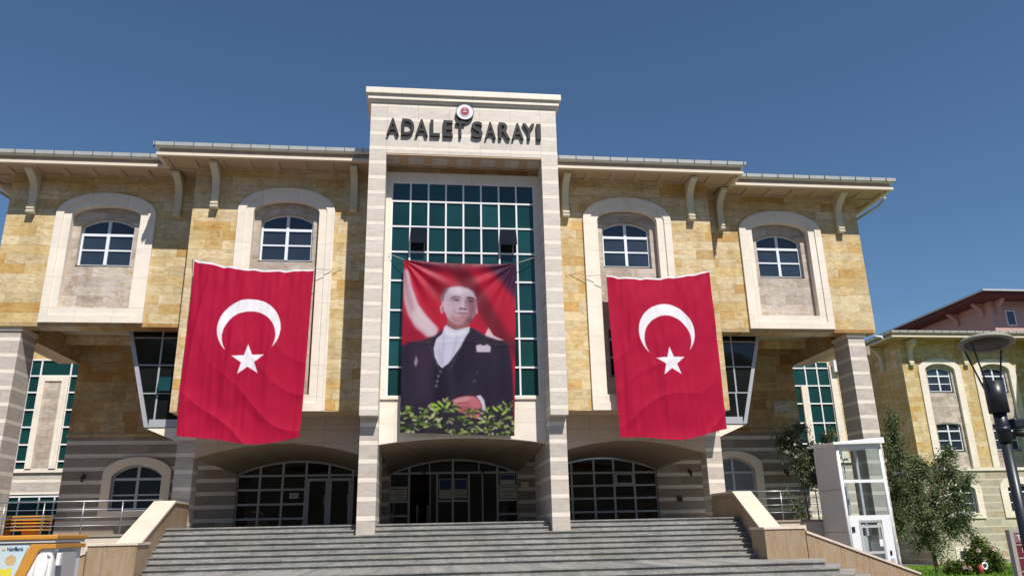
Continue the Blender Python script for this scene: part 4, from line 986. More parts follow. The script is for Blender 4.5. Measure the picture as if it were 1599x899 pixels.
# ================================================================== ANNEX (right, far)
AN = thing('annex_building', 'ochre stone annex with a striped base behind the small tree at far right', 'building', (45, 28, -2.9))
AY = 28.0; AXL = 34.8; AXR = 46.2
def annex():
    # front wall with three bays of windows, openings left out
    cols_ = [37.72, 42.25]; hw = .98
    rows_ = [(.62, 2.3, 2.62), (5.04, 6.95, 7.08), (9.43, 11.05, 11.3)]
    up_ = MB(); lo_ = MB()
    def q(M, x0, x1, z0, z1): M.quad((x0, AY, z0), (x1, AY, z0), (x1, AY, z1), (x0, AY, z1))
    ow = 1.72
    # ochre between the tall surrounds
    xs = [AXL]; 
    for c in cols_: xs += [c-ow, c+ow]
    xs.append(AXR)
    for a, b in zip(xs[::2], xs[1::2]): q(up_, a, b, 3.75, 13.6)
    for c in cols_:
        A = arch(c, ow-.02, 11.1, .86, 20); up_.strip(at_y(A, AY), [(x, AY, 13.6) for x, z in A])
    up_.quad((AXL, AY, 3.75), (AXL, 60, 3.75), (AXL, 60, 13.6), (AXL, AY, 13.6))
    up_.obj('upper_wall', 'ochre', AN)
    edges_ = [AXL]
    for c in cols_: edges_ += [c-hw, c+hw]
    edges_.append(AXR)
    for a, b in zip(edges_[::2], edges_[1::2]): q(lo_, a, b, -3.2, 3.6)
    for c in cols_:
        q(lo_, c-hw, c+hw, -3.2, .62); S = segm(c, hw, 2.3, .32, 12); lo_.strip(at_y(S, AY), [(x, AY, 3.6) for x, z in S])
    lo_.quad((AXL, AY, -3.2), (AXL, 60, -3.2), (AXL, 60, 3.6), (AXL, AY, 3.6))
    lo_.obj('base_wall', 'annexs', AN)
    MB().box(AXL-.08, AXR, AY-.1, AY+.05, 3.58, 3.78).obj('string_course', 'cream', AN)
    for c in cols_:
        mb = MB(); o = outline(arch(c, ow, 11.1, .86, 20), 3.79); i_ = outline(arch(c, 1.2, 11.05, .50, 20), 3.79); A = at_y(o, AY-.1); B = at_y(i_, AY-.1); mb.strip(A, B); mb.strip(A, [(x, AY, z) for x, y_, z in A]); mb.strip(B, [(x, AY+.25, z) for x, y_, z in B]); mb.obj('window_surround', 'cream', AN)
        infill(AN, c, 1.2, 3.79, 11.05, .48, AY+.12, [(hw, 5.04, 6.97, 7.08), (hw, 9.43, 11.05, 11.3)])
        arched_window(AN, c, 1.9, 5.05, 6.96, 7.07, AY+.25, 6.5, [5.8]); arched_window(AN, c, 1.9, 9.44, 11.04, 11.28, AY+.25, 10.65, [10.05])
        mb = MB(); o = outline(arch(c-.05, 1.5, 2.3, .82, 20), .24); i_ = outline(segm(c, hw, 2.3, .32, 20), .62); ring(mb, o, i_, AY-.09, AY+.1); mb.obj('window_surround', 'cream', AN)
        arched_window(AN, c, 1.92, .63, 2.29, 2.6, AY+.2, 2.05, [1.3])
    # basement window
    mb = MB(); ring(mb, [(36.3, -2.6), (36.3, -1.7), (38.6, -1.7), (38.6, -2.6)], [(36.6, -2.5), (36.6, -1.95), (38.3, -1.95), (38.3, -2.5)], AY-.06, AY+.03, bottom=True); b_ = mb.obj('basement_window', 'cream', AN)
    MB().quad((36.55, AY-.02, -2.55), (38.35, AY-.02, -2.55), (38.35, AY-.02, -1.9), (36.55, AY-.02, -1.9)).obj('pane', 'glass', b_)
    # projecting block to the right
    px_ = MB(); px_.quad((AXR, 22.5, 3.7), (AXR, AY, 3.7), (AXR, AY, 13.6), (AXR, 22.5, 13.6)); px_.quad((AXR, 22.5, 3.7), (62, 22.5, 3.7), (62, 22.5, 13.6), (AXR, 22.5, 13.6)); px_.obj('upper_wall', 'ochre', AN)
    px_ = MB(); px_.quad((AXR, 22.5, -3.2), (AXR, AY, -3.2), (AXR, AY, 3.7), (AXR, 22.5, 3.7)); px_.quad((AXR, 22.5, -3.2), (62, 22.5, -3.2), (62, 22.5, 3.7), (AXR, 22.5, 3.7)); px_.obj('base_wall', 'annexs', AN)
    eave(AN, [(AXL, 60), (AXL, AY), (AXR, AY)], [(-1, 0), (-1, -1), (0, -1)], ZE-.01, coffer=1.6, W=1.15)
    eave(AN, [(AXR, AY), (AXR, 22.5), (62, 22.5)], [(-1, 0), (-1, -1), (0, -1)], ZE, coffer=1.6, W=1.15)
    for x in (35.5, 40.0): bracket(AN, x, AY, 11.4, 13.3, .36)
    for yy_ in (30.2, 34.0):
        b = MB(); pr = [(0, 11.4), (-.24, 11.4), (-.2, 12.3), (-.35, 12.8), (-.75, 13.12), (-1.0, 13.33), (0, 13.33)]
        b.prism([(AXL+a, z) for a, z in pr], 'y', yy_, yy_+.36); b.obj('eave_bracket', 'mould2', AN)
    rf = MB(); rf.add([(33.5, 26.7, 13.8), (63, 26.7, 13.8), (63, 70, 13.8), (33.5, 70, 13.8), (42, 36, 15.2), (63, 36, 15.2)], [(0, 1, 5, 4), (3, 0, 4), (2, 3, 4, 5)]); rf.obj('roof', 'roof', AN)
    MB().tube([(45.9, 27.0, 13.6), (45.9, 27.7, 13.1), (45.9, 27.8, -2.8)], .09, 10).obj('downpipe', 'gutter', AN, smooth=True)
    return AN
annex()
# --- connecting wing far back between the courthouse and the annex
CW = thing('rear_building', 'low shaded ochre stone building linking the courthouse and the annex, mostly hidden by the column', 'building', (29, 34, -2.9))
MB().box(23, 34.79, 34, 44, 3.7, 12.9).obj('wall', 'ochre2', CW); MB().box(23.0, 34.78, 33.96, 43.9, -3.2, 3.69).obj('base_wall', 'annexs', CW); 

# --- pink house ---------------------------------------------------------------------
PH = thing('pink_house', 'pink rendered house with a dark red hipped roof rising behind the annex', 'building', (76, 66, -5))
m['pinkw'] = plain('pink_render', (.55, .36, .32), .8, .2, var=.05, vs=.3); m['redroof'] = plain('dark_red_roof_boards', (.15, .05, .045), .7, .2, var=.12)
MB().box(69.85, 96, 60, 84, -5, 26.6).obj('wall', 'pinkw', PH)
r = MB(); z0 = 26.6
r.box(67.4, 98, 57.6, 86, z0, z0+.55); r.obj('eave_boards', 'redroof', PH)
r = MB(); r.add([(67.2, 57.4, z0+.56), (98.2, 57.4, z0+.56), (98.2, 86.2, z0+.56), (67.2, 86.2, z0+.56), (76, 71, z0+3.6), (90, 71, z0+3.6)], [(0,1,5,4), (1,2,5), (2,3,4,5), (3,0,4)]); r.obj('roof', 'redroof', PH)
r = MB(); r.box(67.0, 98.4, 57.2, 57.4, z0+.5, z0+.72); r.box(67.0, 67.19, 57.41, 86.2, z0+.5, z0+.72); r.obj('gutter', 'gutter', PH)
mb = MB(); ring(mb, [(71.6, 23.4), (71.6, 25.4), (72.9, 25.4), (72.9, 23.4)], [(71.75, 23.55), (71.75, 25.25), (72.75, 25.25), (72.75, 23.55)], 59.9, 60.02); wv = mb.obj('window', 'white', PH)
MB().quad((71.7, 59.96, 23.5), (72.8, 59.96, 23.5), (72.8, 59.96, 25.3), (71.7, 59.96, 25.3)).obj('pane', 'glass', wv)
for x in (70.4,): 
    b = MB(); b.prism([(60, 24.9), (59.7, 24.9), (59.6, 25.8), (58.9, 26.3), (58.6, 26.58), (60, 26.58)], 'x', x, x+.5); b.obj('eave_bracket', 'pinkw', PH)
for y_ in (61.2, 66.0):
    b = MB(); b.prism([(69.85, 24.9), (69.55, 24.9), (69.45, 25.8), (68.7, 26.3), (68.4, 26.58), (69.85, 26.58)], 'y', y_, y_+.5); b.obj('eave_bracket', 'pinkw', PH)

# ================================================================== LIFT
LF = thing('glass_lift', 'white outdoor lift cabin with a glazed front standing right of the steps', 'lift', (13.6, .85, -1.57))
def clear_glass():
    t = NT('clear_lift_glass', .02, .5); t.b.inputs['Transmission Weight'].default_value = 1.; t.b.inputs['IOR'].default_value = 1.05; t.color((.86, .92, .93)); t.b.inputs['Specular IOR Level'].default_value = .5
    # thin pane: mix of transparency and mirror, works from any side
    tr = t.n('BsdfTransparent'); tr.inputs[0].default_value = (.80, .87, .88, 1); gl = t.n('BsdfGlossy'); gl.inputs['Roughness'].default_value = .02
    fr = t.n('Fresnel'); fr.inputs['IOR'].default_value = 1.6; mx = t.n('MixShader'); t.L(fr.outputs[0], mx.inputs[0]); t.L(tr.outputs[0], mx.inputs[1]); t.L(gl.outputs[0], mx.inputs[2])
    t.L(mx.outputs[0], t.nt.nodes['Material Output'].inputs['Surface']); return t.m
m['clear'] = clear_glass()
X0, X1, Y0, Y1, ZB, ZT = 12.83, 14.5, 0.0, 1.62, -1.9, 2.56
mb = MB(); mb.box(X0, X0+.05, Y0+.09, Y1, ZB, ZT); 
mb.obj('side_panel', plain('lift_panel', (.70, .69, .70), .5, .3, var=.05), LF, bevel=.01)
for z in (-.25, 1.15): MB().box(X0-.006, X0+.0, Y0+.1, Y1, z-.01, z+.01).obj('panel_joint', 'fascia', LF)
MB().tube([(X0+.05, Y0+.05, ZB), (X0+.05, Y0+.05, ZT)], .055, 16).obj('corner_post', 'white', LF, smooth=True)
MB().tube([(X1-.05, Y0+.05, ZB), (X1-.05, Y0+.05, ZT)], .055, 16).obj('corner_post', 'white', LF, smooth=True)
MB().box(X0+.1, X1-.1, Y1-.05, Y1, ZB, -.4).obj('back_panel', 'white', LF)
for x in (X0+.08, X1-.08): MB().box(x-.04, x+.04, Y1-.08, Y1, -.4, ZT).obj('rear_post', 'white', LF)
MB().box(X1-.05, X1, Y0+.1, Y1-.09, ZB, -.62).obj('side_panel', 'white', LF)
for z, h in ((ZT-.04, .08), (1.40, .1), (.2, .16)): MB().box(X0+.1, X1-.1, Y0, Y0+.07, z-h/2, z+h/2).obj('crossbar', 'white', LF)
for z0_, z1_ in ((1.46, ZT-.09), (.29, 1.34)): MB().quad((X0+.1, Y0+.03, z0_), (X1-.1, Y0+.03, z0_), (X1-.1, Y0+.03, z1_), (X0+.1, Y0+.03, z1_)).obj('glass_panel', 'clear', LF)
MB().quad((X1-.02, Y0+.1, -.6), (X1-.02, Y1-.1, -.6), (X1-.02, Y1-.1, ZT), (X1-.02, Y0+.1, ZT)).obj('glass_panel', 'clear', LF)
# door with its frame
MB().box(X0+.1, X0+.42, Y0, Y0+.07, ZB, .12).obj('door_jamb', 'white', LF); MB().box(X1-.42, X1-.1, Y0, Y0+.07, ZB, .12).obj('door_jamb', 'white', LF)
dr = MB(); ring(dr, [(X0+.42, -1.6), (X0+.42, -.02), (X1-.42, -.02), (X1-.42, -1.6)], [(X0+.50, -1.5), (X0+.50, -.12), (X1-.50, -.12), (X1-.50, -1.5)], Y0-.02, Y0+.04); dr.box(X0+.5, X1-.5, Y0-.015, Y0+.035, -.95, -.87)
dr_ = dr.obj('door', 'silver', LF); MB().quad((X0+.5, Y0+.01, -1.5), (X1-.5, Y0+.01, -1.5), (X1-.5, Y0+.01, -.12), (X0+.5, Y0+.01, -.12)).obj('glass_panel', 'clear', dr_)
MB().box(X0+.6, X1-.62, Y0-.05, Y0-.02, .0, .03).obj('door_closer', 'dark', dr_)
MB().box(X1-.62, X1-.5, Y0-.012, Y0-.006, -.72, -.5).obj('notice_sheet', 'white', dr_)
MB().box(X1-.3, X1-.24, Y0-.03, Y0-.002, -1.0, -.86).obj('call_panel', 'dark', LF); MB().box(X0+.14, X0+.24, Y0-.03, Y0-.002, -.25, -.08).obj('key_switch', 'dark', LF); MB().box(X1-.3, X1-.18, Y0-.03, Y0-.002, -1.25, -1.1).obj('phone_box', 'silver', LF)
rf = MB(); rf.add([(X0-.16, Y0-.14, 2.62), (X1+.06, Y0-.14, 2.66), (X1+.06, Y1+.15, 2.80), (X0-.16, Y1+.15, 2.66), (X0-.16, Y0-.14, 2.70), (X1+.06, Y0-.14, 2.86), (X1+.06, Y1+.15, 2.98), (X0-.16, Y1+.15, 2.74)], [(0,3,2,1), (4,5,6,7), (0,1,5,4), (1,2,6,5), (2,3,7,6), (3,0,4,7)]); rf.obj('roof', 'white', LF, bevel=.01)
MB().box(X0+.02, X1-.02, Y0+.02, Y1-.02, ZT, 2.66).obj('roof_frame', 'white', LF)
cg = MB(); cg.box(X0+.3, X0+.36, .8, .9, ZB, 2.4); cg.obj('guide_rail', 'silver', LF)
MB().tube([(X0+.5, .55, .45), (X0+.5, .55, 2.1), (X0+.56, .55, 2.2), (X0+.68, .55, 2.2)], .02, 8).obj('handrail', 'white', LF, smooth=True)
cb = MB(); cb.box(X0+.42, X1-.25, .5, 1.4, .05, .13); cb.obj('cabin_floor', 'silver', LF)
MB().box(X0+.42, X0+.48, .5, 1.4, .13, 1.25).obj('cabin_panel', 'silver', LF)

# ================================================================== STREET LAMP
LP = thing('street_lamp', 'dark steel street lamp with a round disc head at the right edge', 'lamp', (5.93, -16.4, -1.57))
m['lampd'] = plain('graphite_paint', (.018, .022, .028), .38, .5)
lx, ly = 5.93, -16.4
MB().tube([(lx, ly, -1.6), (lx, ly, .95)], .062, 24).obj('pole', 'lampd', LP, smooth=True)
MB().tube([(lx, ly, .93), (lx, ly, 1.32)], .078, 24).obj('pole_sleeve', 'lampd', LP, smooth=True)
MB().tube([(lx, ly, 1.3), (lx, ly, 1.70)], .118, 28).obj('gear_housing', 'lampd', LP, smooth=True)
MB().tube([(lx, ly, 1.06), (lx, ly, 1.12)], .085, 24).obj('clamp', 'lampd', LP, smooth=True)
hd = MB(); hd.lathe([(.0, 2.30), (.20, 2.285), (.30, 2.25), (.335, 2.215), (.335, 2.20), (.305, 2.185), (.26, 2.20), (.25, 2.22), (0, 2.235)], (lx+.02, ly, 0), 48); h = hd.obj('lamp_head', plain('weathered_disc', (.30, .28, .23), .6, .3, var=.15), LP, smooth=True)
dk = MB(); dk.lathe([(0, 2.195), (.25, 2.196), (.262, 2.21)], (lx+.02, ly, 0), 48); dk.obj('lamp_lens', plain('brown_lens', (.06, .045, .04), .4, .4), h, smooth=True)
Tm = Matrix.Translation((lx, ly, 2.2)) @ Matrix.Rotation(radians(-9), 4, Vector((9, -7.35, 0)).normalized()) @ Matrix.Translation((-lx, -ly, -2.2))
for o_ in (h, [c_ for c_ in bpy.data.objects if c_.name == 'lamp_lens'][0]): o_.data.transform(Tm)
for a in (200, 20, 110):
    ca, sa = cos(radians(a)), sin(radians(a)); p = MB(); p.tube([(lx+.11*ca, ly+.11*sa, 1.56), (lx+.02+.31*ca, ly+.31*sa, 2.19)], .011, 8); p.obj('strut', 'lampd', LP, smooth=True)
cm = thing('security_camera', 'black security camera clamped to the lamp post at the right edge', 'camera', (6.2, -16.42, 1.1))
MB().tube([(lx+.06, ly-.02, 1.12), (lx+.22, ly-.04, 1.12)], .03, 12).obj('arm', 'lampd', cm, smooth=True)
MB().box(6.02, 6.42, -16.52, -16.38, 1.10, 1.22).obj('housing', 'lampd', cm, bevel=.02)
MB().tube([(6.05, -16.45, 1.04), (6.3, -16.47, 1.02)], .045, 14).obj('lens_barrel', 'dark', cm, smooth=True)

# ================================================================== DIRECTORY SIGN
SG = thing('directory_sign', 'dark red directory board in a pale frame at the lower right edge', 'sign', (11.5, -10, -1.57))
m['maroon'] = plain('maroon_board', (.14, .018, .028), .5, .4, var=.08); m['signf'] = plain('champagne_frame', (.42, .37, .34), .4, .4, .2); m['ltr2'] = plain('white_lettering', (.75, .70, .70), .5, .3)
MB().box(10.86, 12.4, -9.98, -9.90, -1.52, -.25).obj('board', 'maroon', SG)
mb = MB(); ring(mb, [(10.77, -1.6), (10.77, -.19), (12.48, -.19), (12.48, -1.6)], [(10.86, -1.52), (10.86, -.25), (12.39, -.25), (12.39, -1.52)], -10.0, -9.88); mb.obj('frame', 'signf', SG)
MB().box(10.87, 12.38, -9.992, -9.981, -.44, -.26).obj('header_panel', plain('mauve_header', (.22, .13, .14), .5, .3), SG)
text_obj('lettering', 'T  A', (11.05, -9.996, -.345), .1, .006, 'ltr2', SG, bold=.02)
for i, (tx, z) in enumerate((('KALEM', -.60), ('PERSONEL', -.86), ('MAHKEME', -1.12), ('GİRİŞ', -1.38))):
    o = text_obj('lettering', tx, (0, -9.986, z), .082, .006, 'ltr2', SG, bold=.01); xs = [v.co.x for v in o.data.vertices]; dx = 10.99-min(xs); o.data.transform(Matrix.Translation((dx, 0, 0)))
    MB().box(10.88, 12.37, -9.99, -9.981, z+.10, z+.125).obj('divider', 'signf', SG)
for x in (10.82, 12.43): MB().box(x-.04, x+.04, -9.97, -9.9, -1.75, -1.6).obj('leg', 'signf', SG)

# ================================================================== KIOSK
KS = thing('bank_kiosk', 'white cash kiosk with orange bands and a printed advert at the lower left edge', 'kiosk', (-9.6, -9, -1.57))
m['orange'] = plain('orange_band', (.58, .27, .045), .4, .4, var=.05); m['kw'] = plain('kiosk_white', (.80, .78, .77), .35, .4, var=.04)
kx0, kx1, ky0, ky1 = -12.4, -7.98, -10.0, -8.75
MB().box(kx0, kx1, ky0+.02, ky1, -1.6, -.02).obj('body', 'kw', KS, bevel=.05)
MB().box(kx0, kx1+.06, ky0-.05, ky1+.05, .03, .115).obj('roof_edge', 'orange', KS, bevel=.02)
MB().box(kx0, kx1+.03, ky0-.02, ky1+.02, -.019, .029).obj('top_band', 'kw', KS, bevel=.01)
ob = MB(); ob.prism([(-8.36, -.045), (-7.93, -.045), (-7.93, -.12), (-8.16, -.12), (-8.22, -.17), (-8.62, -1.2), (-8.80, -1.2)], 'y', ky0-.03, ky0+.015); ob.obj('orange_band', 'orange', KS, bevel=.006)
MB().box(kx1, kx1+.05, ky0, ky1+.03, -.12, -.045).obj('side_band', 'orange', KS, bevel=.006)
MB().box(kx1+.002, kx1+.03, ky0+.25, ky1-.3, -1.1, -.16).obj('side_hatch', plain('hatch_grey', (.50, .47, .46), .5, .3), KS)
MB().box(kx1+.031, kx1+.10, ky0+.1, ky0+.2, -.42, -.2).obj('hatch_handle', 'kw', KS, bevel=.01)
MB().tube([(-8.2, ky0-.01, -1.2), (-8.12, ky0-.03, -.33), (-8.05, ky0+.02, -.24)], [.13, .10, .05], 14).obj('rounded_column', 'kw', KS, smooth=True)
# printed advert: one flat picture as vertex colours
def advert():
    nx, nz = 130, 80; x0, x1, z0, z1 = -10.2, -8.40, -1.25, -.055
    me_pos = lambda u, v: (x0+(x1-x0)*u-(.37*v if u > .0 else 0)*u, ky0-.004, z1+(z0-z1)*v)
    rn = Vector((3, 1, 7))
    def colour(u, v):
        x, _, z = me_pos(u, v); a = mnoise.noise(Vector((u*3, v*2, 4)))*.5+.5
        c = [.46+.12*a, .60+.08*a, .66+.06*a]; k = max(0, 1-abs(u-.55)/.3)*.35; c = [c[0]+(.62-c[0])*k, c[1]+(.50-c[1])*k, c[2]+(.42-c[2])*k]
        if z < -.30 and z > -.5+.06*(x+9) and x < -8.72+.2*sin(z*6): c = [.12+.15*a, .45+.1*a, .52+.1*a]
        if -.62 < z < -.46+.05*(x+9) and x < -8.62: c = [.72, .62, .06]
        if (x+8.67)**2+((z+.31)*1.0)**2 < .0085: c = [.62, .46, .22] if abs(mnoise.noise(Vector((x*40, z*40, 0)))) < .25 else [.48, .32, .18]
        return c
    o = cloth('advert', nx, nz, me_pos, colour, rough=.35); attach(o, KS); return o
advert()
text_obj('lettering', 'VakıfBank', (-8.62, ky0-.012, -.115), .062, .004, plain('navy_ink', (.01, .05, .11), .5, .3), KS, width=.28, bold=.012)
em_ = MB(); em_.prism([(-8.81+.028*cos(k*pi/8), -.118+.02*sin(k*pi/8)) for k in range(16)], 'y', ky0-.014, ky0-.008); em_.obj('emblem', plain('gold_ink', (.70, .48, .10), .5, .3), KS)
# orange slatted stack on the terrace
BN = thing('slatted_bench', 'stack of orange slatted benches behind the left terrace railing', 'bench', (-16.9, 7, .12))
for k in range(5):
    z = .42+k*.12; MB().box(-17.3-.0, -15.35, 6.2, 6.9, z, z+.05).obj('slat', 'orange', BN, bevel=.005)
for x in (-16.9, -15.9): MB().box(x-.25, x+.2, 6.35, 6.75, .13, .9).obj('support', plain('deep_orange', (.62, .16, .01), .5, .3), BN)

# ================================================================== SMALL FITTINGS
def wall_lamp(x, z, y, label):
    T = thing('wall_lamp', label, 'lamp', (x, y, z-.1), 'black wall lanterns')
    MB().box(x-.04, x+.04, y-.05, y-.002, z-.02, z+.14).obj('back_plate', 'dark', T)
    MB().tube([(x, y-.05, z+.1), (x, y-.2, z+.14), (x, y-.22, z+.04)], .014, 8).obj('arm', 'dark', T, smooth=True)
    MB().lathe([(0, .06), (.05, .04), (.09, 0), (.07, -.02), (.045, -.16), (0, -.17)], (x, y-.22, z), 12).obj('lantern', 'dark', T, smooth=True)
wall_lamp(-14.87, 2.42, 8, 'black wall lantern beside the arched window under the left porch')
wall_lamp(10.31, 2.33, 8, 'black wall lantern between the right lobby glazing and the porch pier')
wall_lamp(14.73, 2.25, 8, 'black wall lantern at the corner near the climbing plant')
wall_lamp(-15.9, 3.6, 4.3, 'black wall lantern on the inner side of the left column')
jb = MB().box(9.68, 9.88, 7.9, 7.995, 1.1, 1.32).obj('junction_box', 'dark', bevel=.01); tag(jb, 'small black box on the striped wall right of the lobby glazing', 'box')
jb = MB().box(10.03, 10.2, 3.5, 3.7, 2.3, 2.5).obj('junction_box', 'dark', bevel=.01); tag(jb, 'small dark box on the side of the right porch pier', 'box')
pl = MB().box(2.84, 3.16, 7.95, 7.996, 1.8, 2.03).obj('plaque', 'cap', bevel=.008); tag(pl, 'small square stone plaque right of the entrance doors', 'plaque')
pl = MB().box(14.55, 15.3, 7.94, 7.996, 4.95, 5.45).obj('plaque', 'grey', bevel=.01); tag(pl, 'worn grey stone plaque high on the ochre wall of the right porch', 'plaque')
m['paper'] = plain('paper', (.55, .54, .52), .7, .2); m['ink'] = plain('ink', (.04, .035, .04), .6, .2); m['blue'] = plain('blue_print', (.03, .05, .16), .6, .3)
def notice(x0, x1, z0, z1, label, lines=(), mat='paper', top=None, ink='ink'):
    T = thing('notice', label, 'notice', ((x0+x1)/2, 8.1, z0), 'notices on the entrance glass')
    MB().box(x0, x1, 8.100, 8.105, z0, z1).obj('sheet', mat, T)
    if top: MB().box(x0+.02, x1-.02, 8.094, 8.099, z0+(z1-z0)*.45, z1-.03).obj('printed_picture', top, T)
    n = len(lines)
    for i, s_ in enumerate(lines):
        h = (z1-z0)*(.42 if top else .8)/max(n, 2)*.55; z = (z0+(z1-z0)*.40 if top else z1-(z1-z0)*.14)-(i+.5)*(z1-z0)*(.42 if top else .74)/n
        text_obj('lettering', s_, ((x0+x1)/2, 8.097, z), h, .004, ink, T, bold=.015, width=min((x1-x0)*.85, len(s_)*h*.75))
notice(-2.66, -1.98, 1.36, 1.80, 'white three-line notice in the leftmost pane of the central entrance', ('ADALETE', 'EN HIZLI', 'ERİŞİM'))
notice(1.92, 2.66, 1.37, 1.80, 'white two-line notice in the rightmost pane of the central entrance', ('GÜVENLİK', 'GİRİŞİ'))
notice(1.95, 2.6, 1.93, 2.36, 'blue and white poster above the two-line notice at the entrance', (), 'paper', 'blue')
notice(-.64, -.12, 1.4, 2.2, 'tall blue poster on the left fixed pane of the central entrance', (), 'paper', 'blue')
notice(0.0, .54, 1.4, 2.2, 'poster with lines of text on the right fixed pane of the central entrance', ('DUYURU', 'ADLİ YARDIM', 'BÜROSU'), 'paper', 'blue')
notice(-6.8, -6.42, 1.5, 1.72, 'small framed sheet on the lobby glazing left of the portal', ('DİKKAT',))

# ================================================================== PLANTS
def leafmat(name, cols, tr=.25):
    t = NT(name, .55, .3); g = t.n('NewGeometry'); r = g.outputs['Random Per Island']
    c = t.ramp(r, [(i/(len(cols)-1), c) for i, c in enumerate(cols)]); t.color(c)
    tl = t.n('BsdfTranslucent'); t.L(c, tl.inputs[0]); mx = t.n('MixShader'); mx.inputs[0].default_value = tr
    t.L(t.b.outputs[0], mx.inputs[1]); t.L(tl.outputs[0], mx.inputs[2]); t.L(mx.outputs[0], t.nt.nodes['Material Output'].inputs['Surface']); return t.m
m['leaf'] = leafmat('willow_leaves', [(.06, .09, .035), (.10, .145, .055), (.155, .195, .09), (.23, .26, .15)])
m['leafv'] = leafmat('climber_leaves', [(.05, .07, .03), (.10, .13, .055), (.17, .19, .10), (.26, .26, .17)])
m['leafb'] = leafmat('rose_leaves', [(.03, .06, .015), (.06, .11, .02), (.10, .16, .03), (.20, .16, .04)])
m['bark'] = plain('bark', (.13, .10, .07), .9, .1, var=.3, vs=8)
m['petal'] = plain('pale_petals', (.75, .55, .55), .6, .3)
def leaf(mb, p, d, L, w_, rnd):
    d = d.normalized(); s_ = d.cross(Vector((rnd.uniform(-1, 1), rnd.uniform(-1, 1), rnd.uniform(-1, 1)))).normalized()*w_
    q = p+d*L*.5; e = p+d*L; nrm = d.cross(s_).normalized()*w_*.35
    mb.add([p, q+s_+nrm, e, q-s_+nrm], [(0, 1, 2), (0, 2, 3)])
def branchy(T, base, blobs, nleaf, leafL, leafW, lm, seed, trunk_r=.09, droop=.0, trunk_top=None, name='crown'):
    """blobs: (centre, radius vector, weight). limbs run to every blob; leaves sit on twigs in clumps"""
    rnd = random.Random(seed); base = Vector(base)
    tt = Vector(trunk_top) if trunk_top else base+(Vector(blobs[0][0])-base)*.55
    tr = MB(); pts = [base+(tt-base)*k/5+Vector((rnd.uniform(-.05, .05), rnd.uniform(-.05, .05), 0))*(k > 0) for k in range(6)]
    tr.tube(pts, [trunk_r*(1-.09*k) for k in range(6)], 10)
    lv = MB(); W = sum(b[2] for b in blobs)
    for c, r, wt in blobs:
        c = Vector(c); mid = tt.lerp(c, .5)+Vector((rnd.uniform(-.2, .2), rnd.uniform(-.2, .2), rnd.uniform(-.1, .3)))
        tr.tube([tt, mid, c], [trunk_r*.5, trunk_r*.32, trunk_r*.14], 7)
        nc = max(6, int(34*wt))
        for k in range(nc):
            while True:
                v = Vector((rnd.uniform(-1, 1), rnd.uniform(-1, 1), rnd.uniform(-1, 1)))
                if v.length <= 1: break
            v *= .55+.45*rnd.random()**.5*1.2; e = c+Vector((v.x*r[0], v.y*r[1], v.z*r[2]))
            st = c.lerp(e, .25); tw = (e-st); tw.z -= droop*tw.length; e = st+tw
            tr.tube([st, st.lerp(e, .55)+Vector((0, 0, .06)), e], [.014, .009, .004], 4, caps=False)
            n = int(nleaf*wt/W/nc)
            for q in range(n):
                t_ = rnd.random()**.7; p = st.lerp(e, t_)+Vector((rnd.gauss(0, .09), rnd.gauss(0, .09), rnd.gauss(0, .10)))*(.5+t_)
                d = (e-st).normalized()*.6+Vector((rnd.uniform(-1, 1), rnd.uniform(-1, 1), rnd.uniform(-.9, .5)))
                leaf(lv, p, d, leafL*rnd.uniform(.6, 1.3), leafW*rnd.uniform(.6, 1.3), rnd)
    tr.obj('trunk', 'bark', T, recalc=False, smooth=True); lv.obj(name, lm, T, recalc=False)
T1 = thing('tree', 'small loose willow-like tree with drooping branches between the column and the annex', 'tree', (21.0, 8, ground_z(21, 8)))
branchy(T1, (21.2, 8, ground_z(21, 8)), [((20.2, 8, 3.3), (.75, .7, 1.9), 1.2), ((20.6, 8.2, 1.6), (1.0, .9, 1.3), 1.3), ((20.9, 7.8, .3), (.9, .8, .9), 1.), ((22.4, 8, 2.2), (1.0, .8, 1.0), 1.), ((22.9, 8.1, 1.0), (.8, .8, .9), .7), ((21.8, 8.1, .9), (1.0, .8, 1.2), 1.), ((19.9, 8, 1.5), (.6, .6, 1.4), .8), ((20.3, 8, 4.7), (.35, .35, .9), .3), ((22.6, 7.9, 3.0), (.5, .5, .6), .3), ((21.3, 8.2, 2.4), (.8, .7, 1.0), .9), ((21.0, 8, -.7), (1.2, .8, .8), .9), ((22.7, 8, .1), (.9, .8, .8), .6), ((23.3, 8, 1.9), (.6, .5, .6), .3), ((19.7, 8.1, .1), (.6, .6, 1.0), .7), ((22.2, 8, -.1), (.8, .7, .7), .6)],
        27000, .15, .026, 'leaf', 3, .10, droop=.35, trunk_top=(21.0, 8, .6))
T2 = thing('climbing_plant', 'leafy climbing plant with pale flowers hanging at the porch corner behind the lift', 'plant', (14.6, 6.4, -2.0))
branchy(T2, (14.8, 6.6, -2.2), [((14.25, 6.3, 3.45), (.65, .5, .7), 1.), ((15.0, 6.3, 2.9), (.8, .5, .6), 1.2), ((14.6, 6.2, 2.5), (.45, .4, .7), .7), ((15.7, 6.4, 2.8), (.6, .5, .5), .7), ((15.1, 6.3, 1.8), (.4, .4, .9), .5), ((16.2, 6.5, 3.6), (.35, .3, .6), .2), ((14.0, 6.3, 1.0), (.4, .3, 1.0), .12), ((14.5, 6.3, .6), (.3, .3, .8), .1), ((14.9, 6.3, 4.0), (.3, .3, .4), .1)],
        15000, .12, .028, 'leafv', 8, .05, droop=.1, trunk_top=(14.7, 6.4, 1.9))
fl = MB(); rnd = random.Random(2)
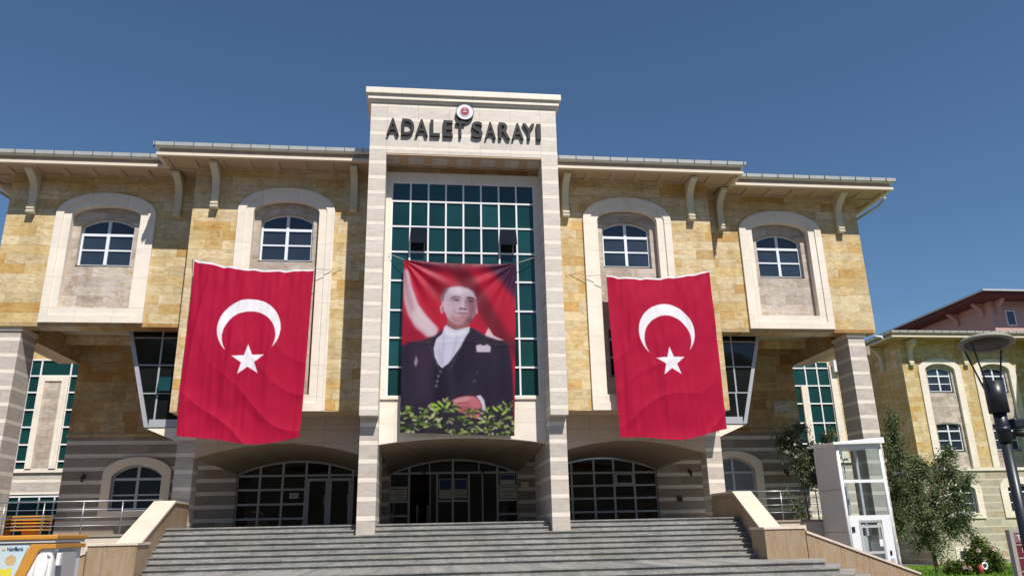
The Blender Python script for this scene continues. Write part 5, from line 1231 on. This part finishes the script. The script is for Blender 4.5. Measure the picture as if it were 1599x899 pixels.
for k in range(16):
    c = Vector((rnd.uniform(13.8, 15.9), 5.85, rnd.uniform(2.2, 3.9)))
    for q in range(10): leaf(fl, c, Vector((rnd.uniform(-1, 1), rnd.uniform(-1, 0), rnd.uniform(-1, 1))), .09, .035, rnd)
fl.obj('flower', leafmat('flower_petals', [(.6, .5, .42), (.75, .68, .6)], .2), T2, recalc=False)
T3 = thing('rose_bush', 'rounded rose bush with a few pale blooms on the lawn at lower right', 'bush', (19.2, 2, ground_z(19, 2)))
bz = ground_z(19, 2)
branchy(T3, (18.9, 2, bz), [((18.9, 2, -1.15), (.55, .5, .35), 1.), ((18.75, 2, -1.5), (.7, .5, .4), 1.), ((19.3, 2, -1.4), (.5, .5, .45), .8), ((19.0, 2.1, -.75), (.25, .25, .3), .25)], 9000, .09, .03, 'leafb', 5, .04, trunk_top=(18.9, 2, bz+.3))
T4 = thing('low_shrub', 'low shrub with white blooms beside the red bollard on the lawn', 'bush', (18.0, 2.3, bz))
branchy(T4, (18.0, 2.3, bz), [((18.0, 2.3, -1.65), (.4, .3, .3), 1.)], 2500, .09, .03, 'leafb', 9, .03, trunk_top=(18.0, 2.3, bz+.15))
for T_, spots in ((T3, [(18.55, -1.0), (19.1, -.95), (18.7, -1.3)]), (T4, [(17.9, -1.55), (18.1, -1.6)])):
    for (x, z) in spots:
        f_ = MB(); 
        for q in range(14): leaf(f_, Vector((x, 1.6, z)), Vector((rnd.uniform(-1, 1), rnd.uniform(-1, 0), rnd.uniform(-1, 1))), .10, .045, rnd)
        f_.obj('flower', 'petal', T_, recalc=False)
BL_ = thing('bollard', 'red bollard with a white ring standing in front of the rose bush', 'bollard', (18.35, 1.3, bz))
MB().tube([(18.3, 1.3, bz), (18.3, 1.3, -1.45)], .07, 14).obj('post', plain('red_paint', (.35, .03, .03), .5, .4), BL_, smooth=True)
rg = MB(); rg.tube([(18.46+.10*cos(k*pi/10), 1.28, -1.5+.10*sin(k*pi/10)) for k in range(21)], .03, 10, caps=False); rg.obj('ring', 'white', BL_, smooth=True)
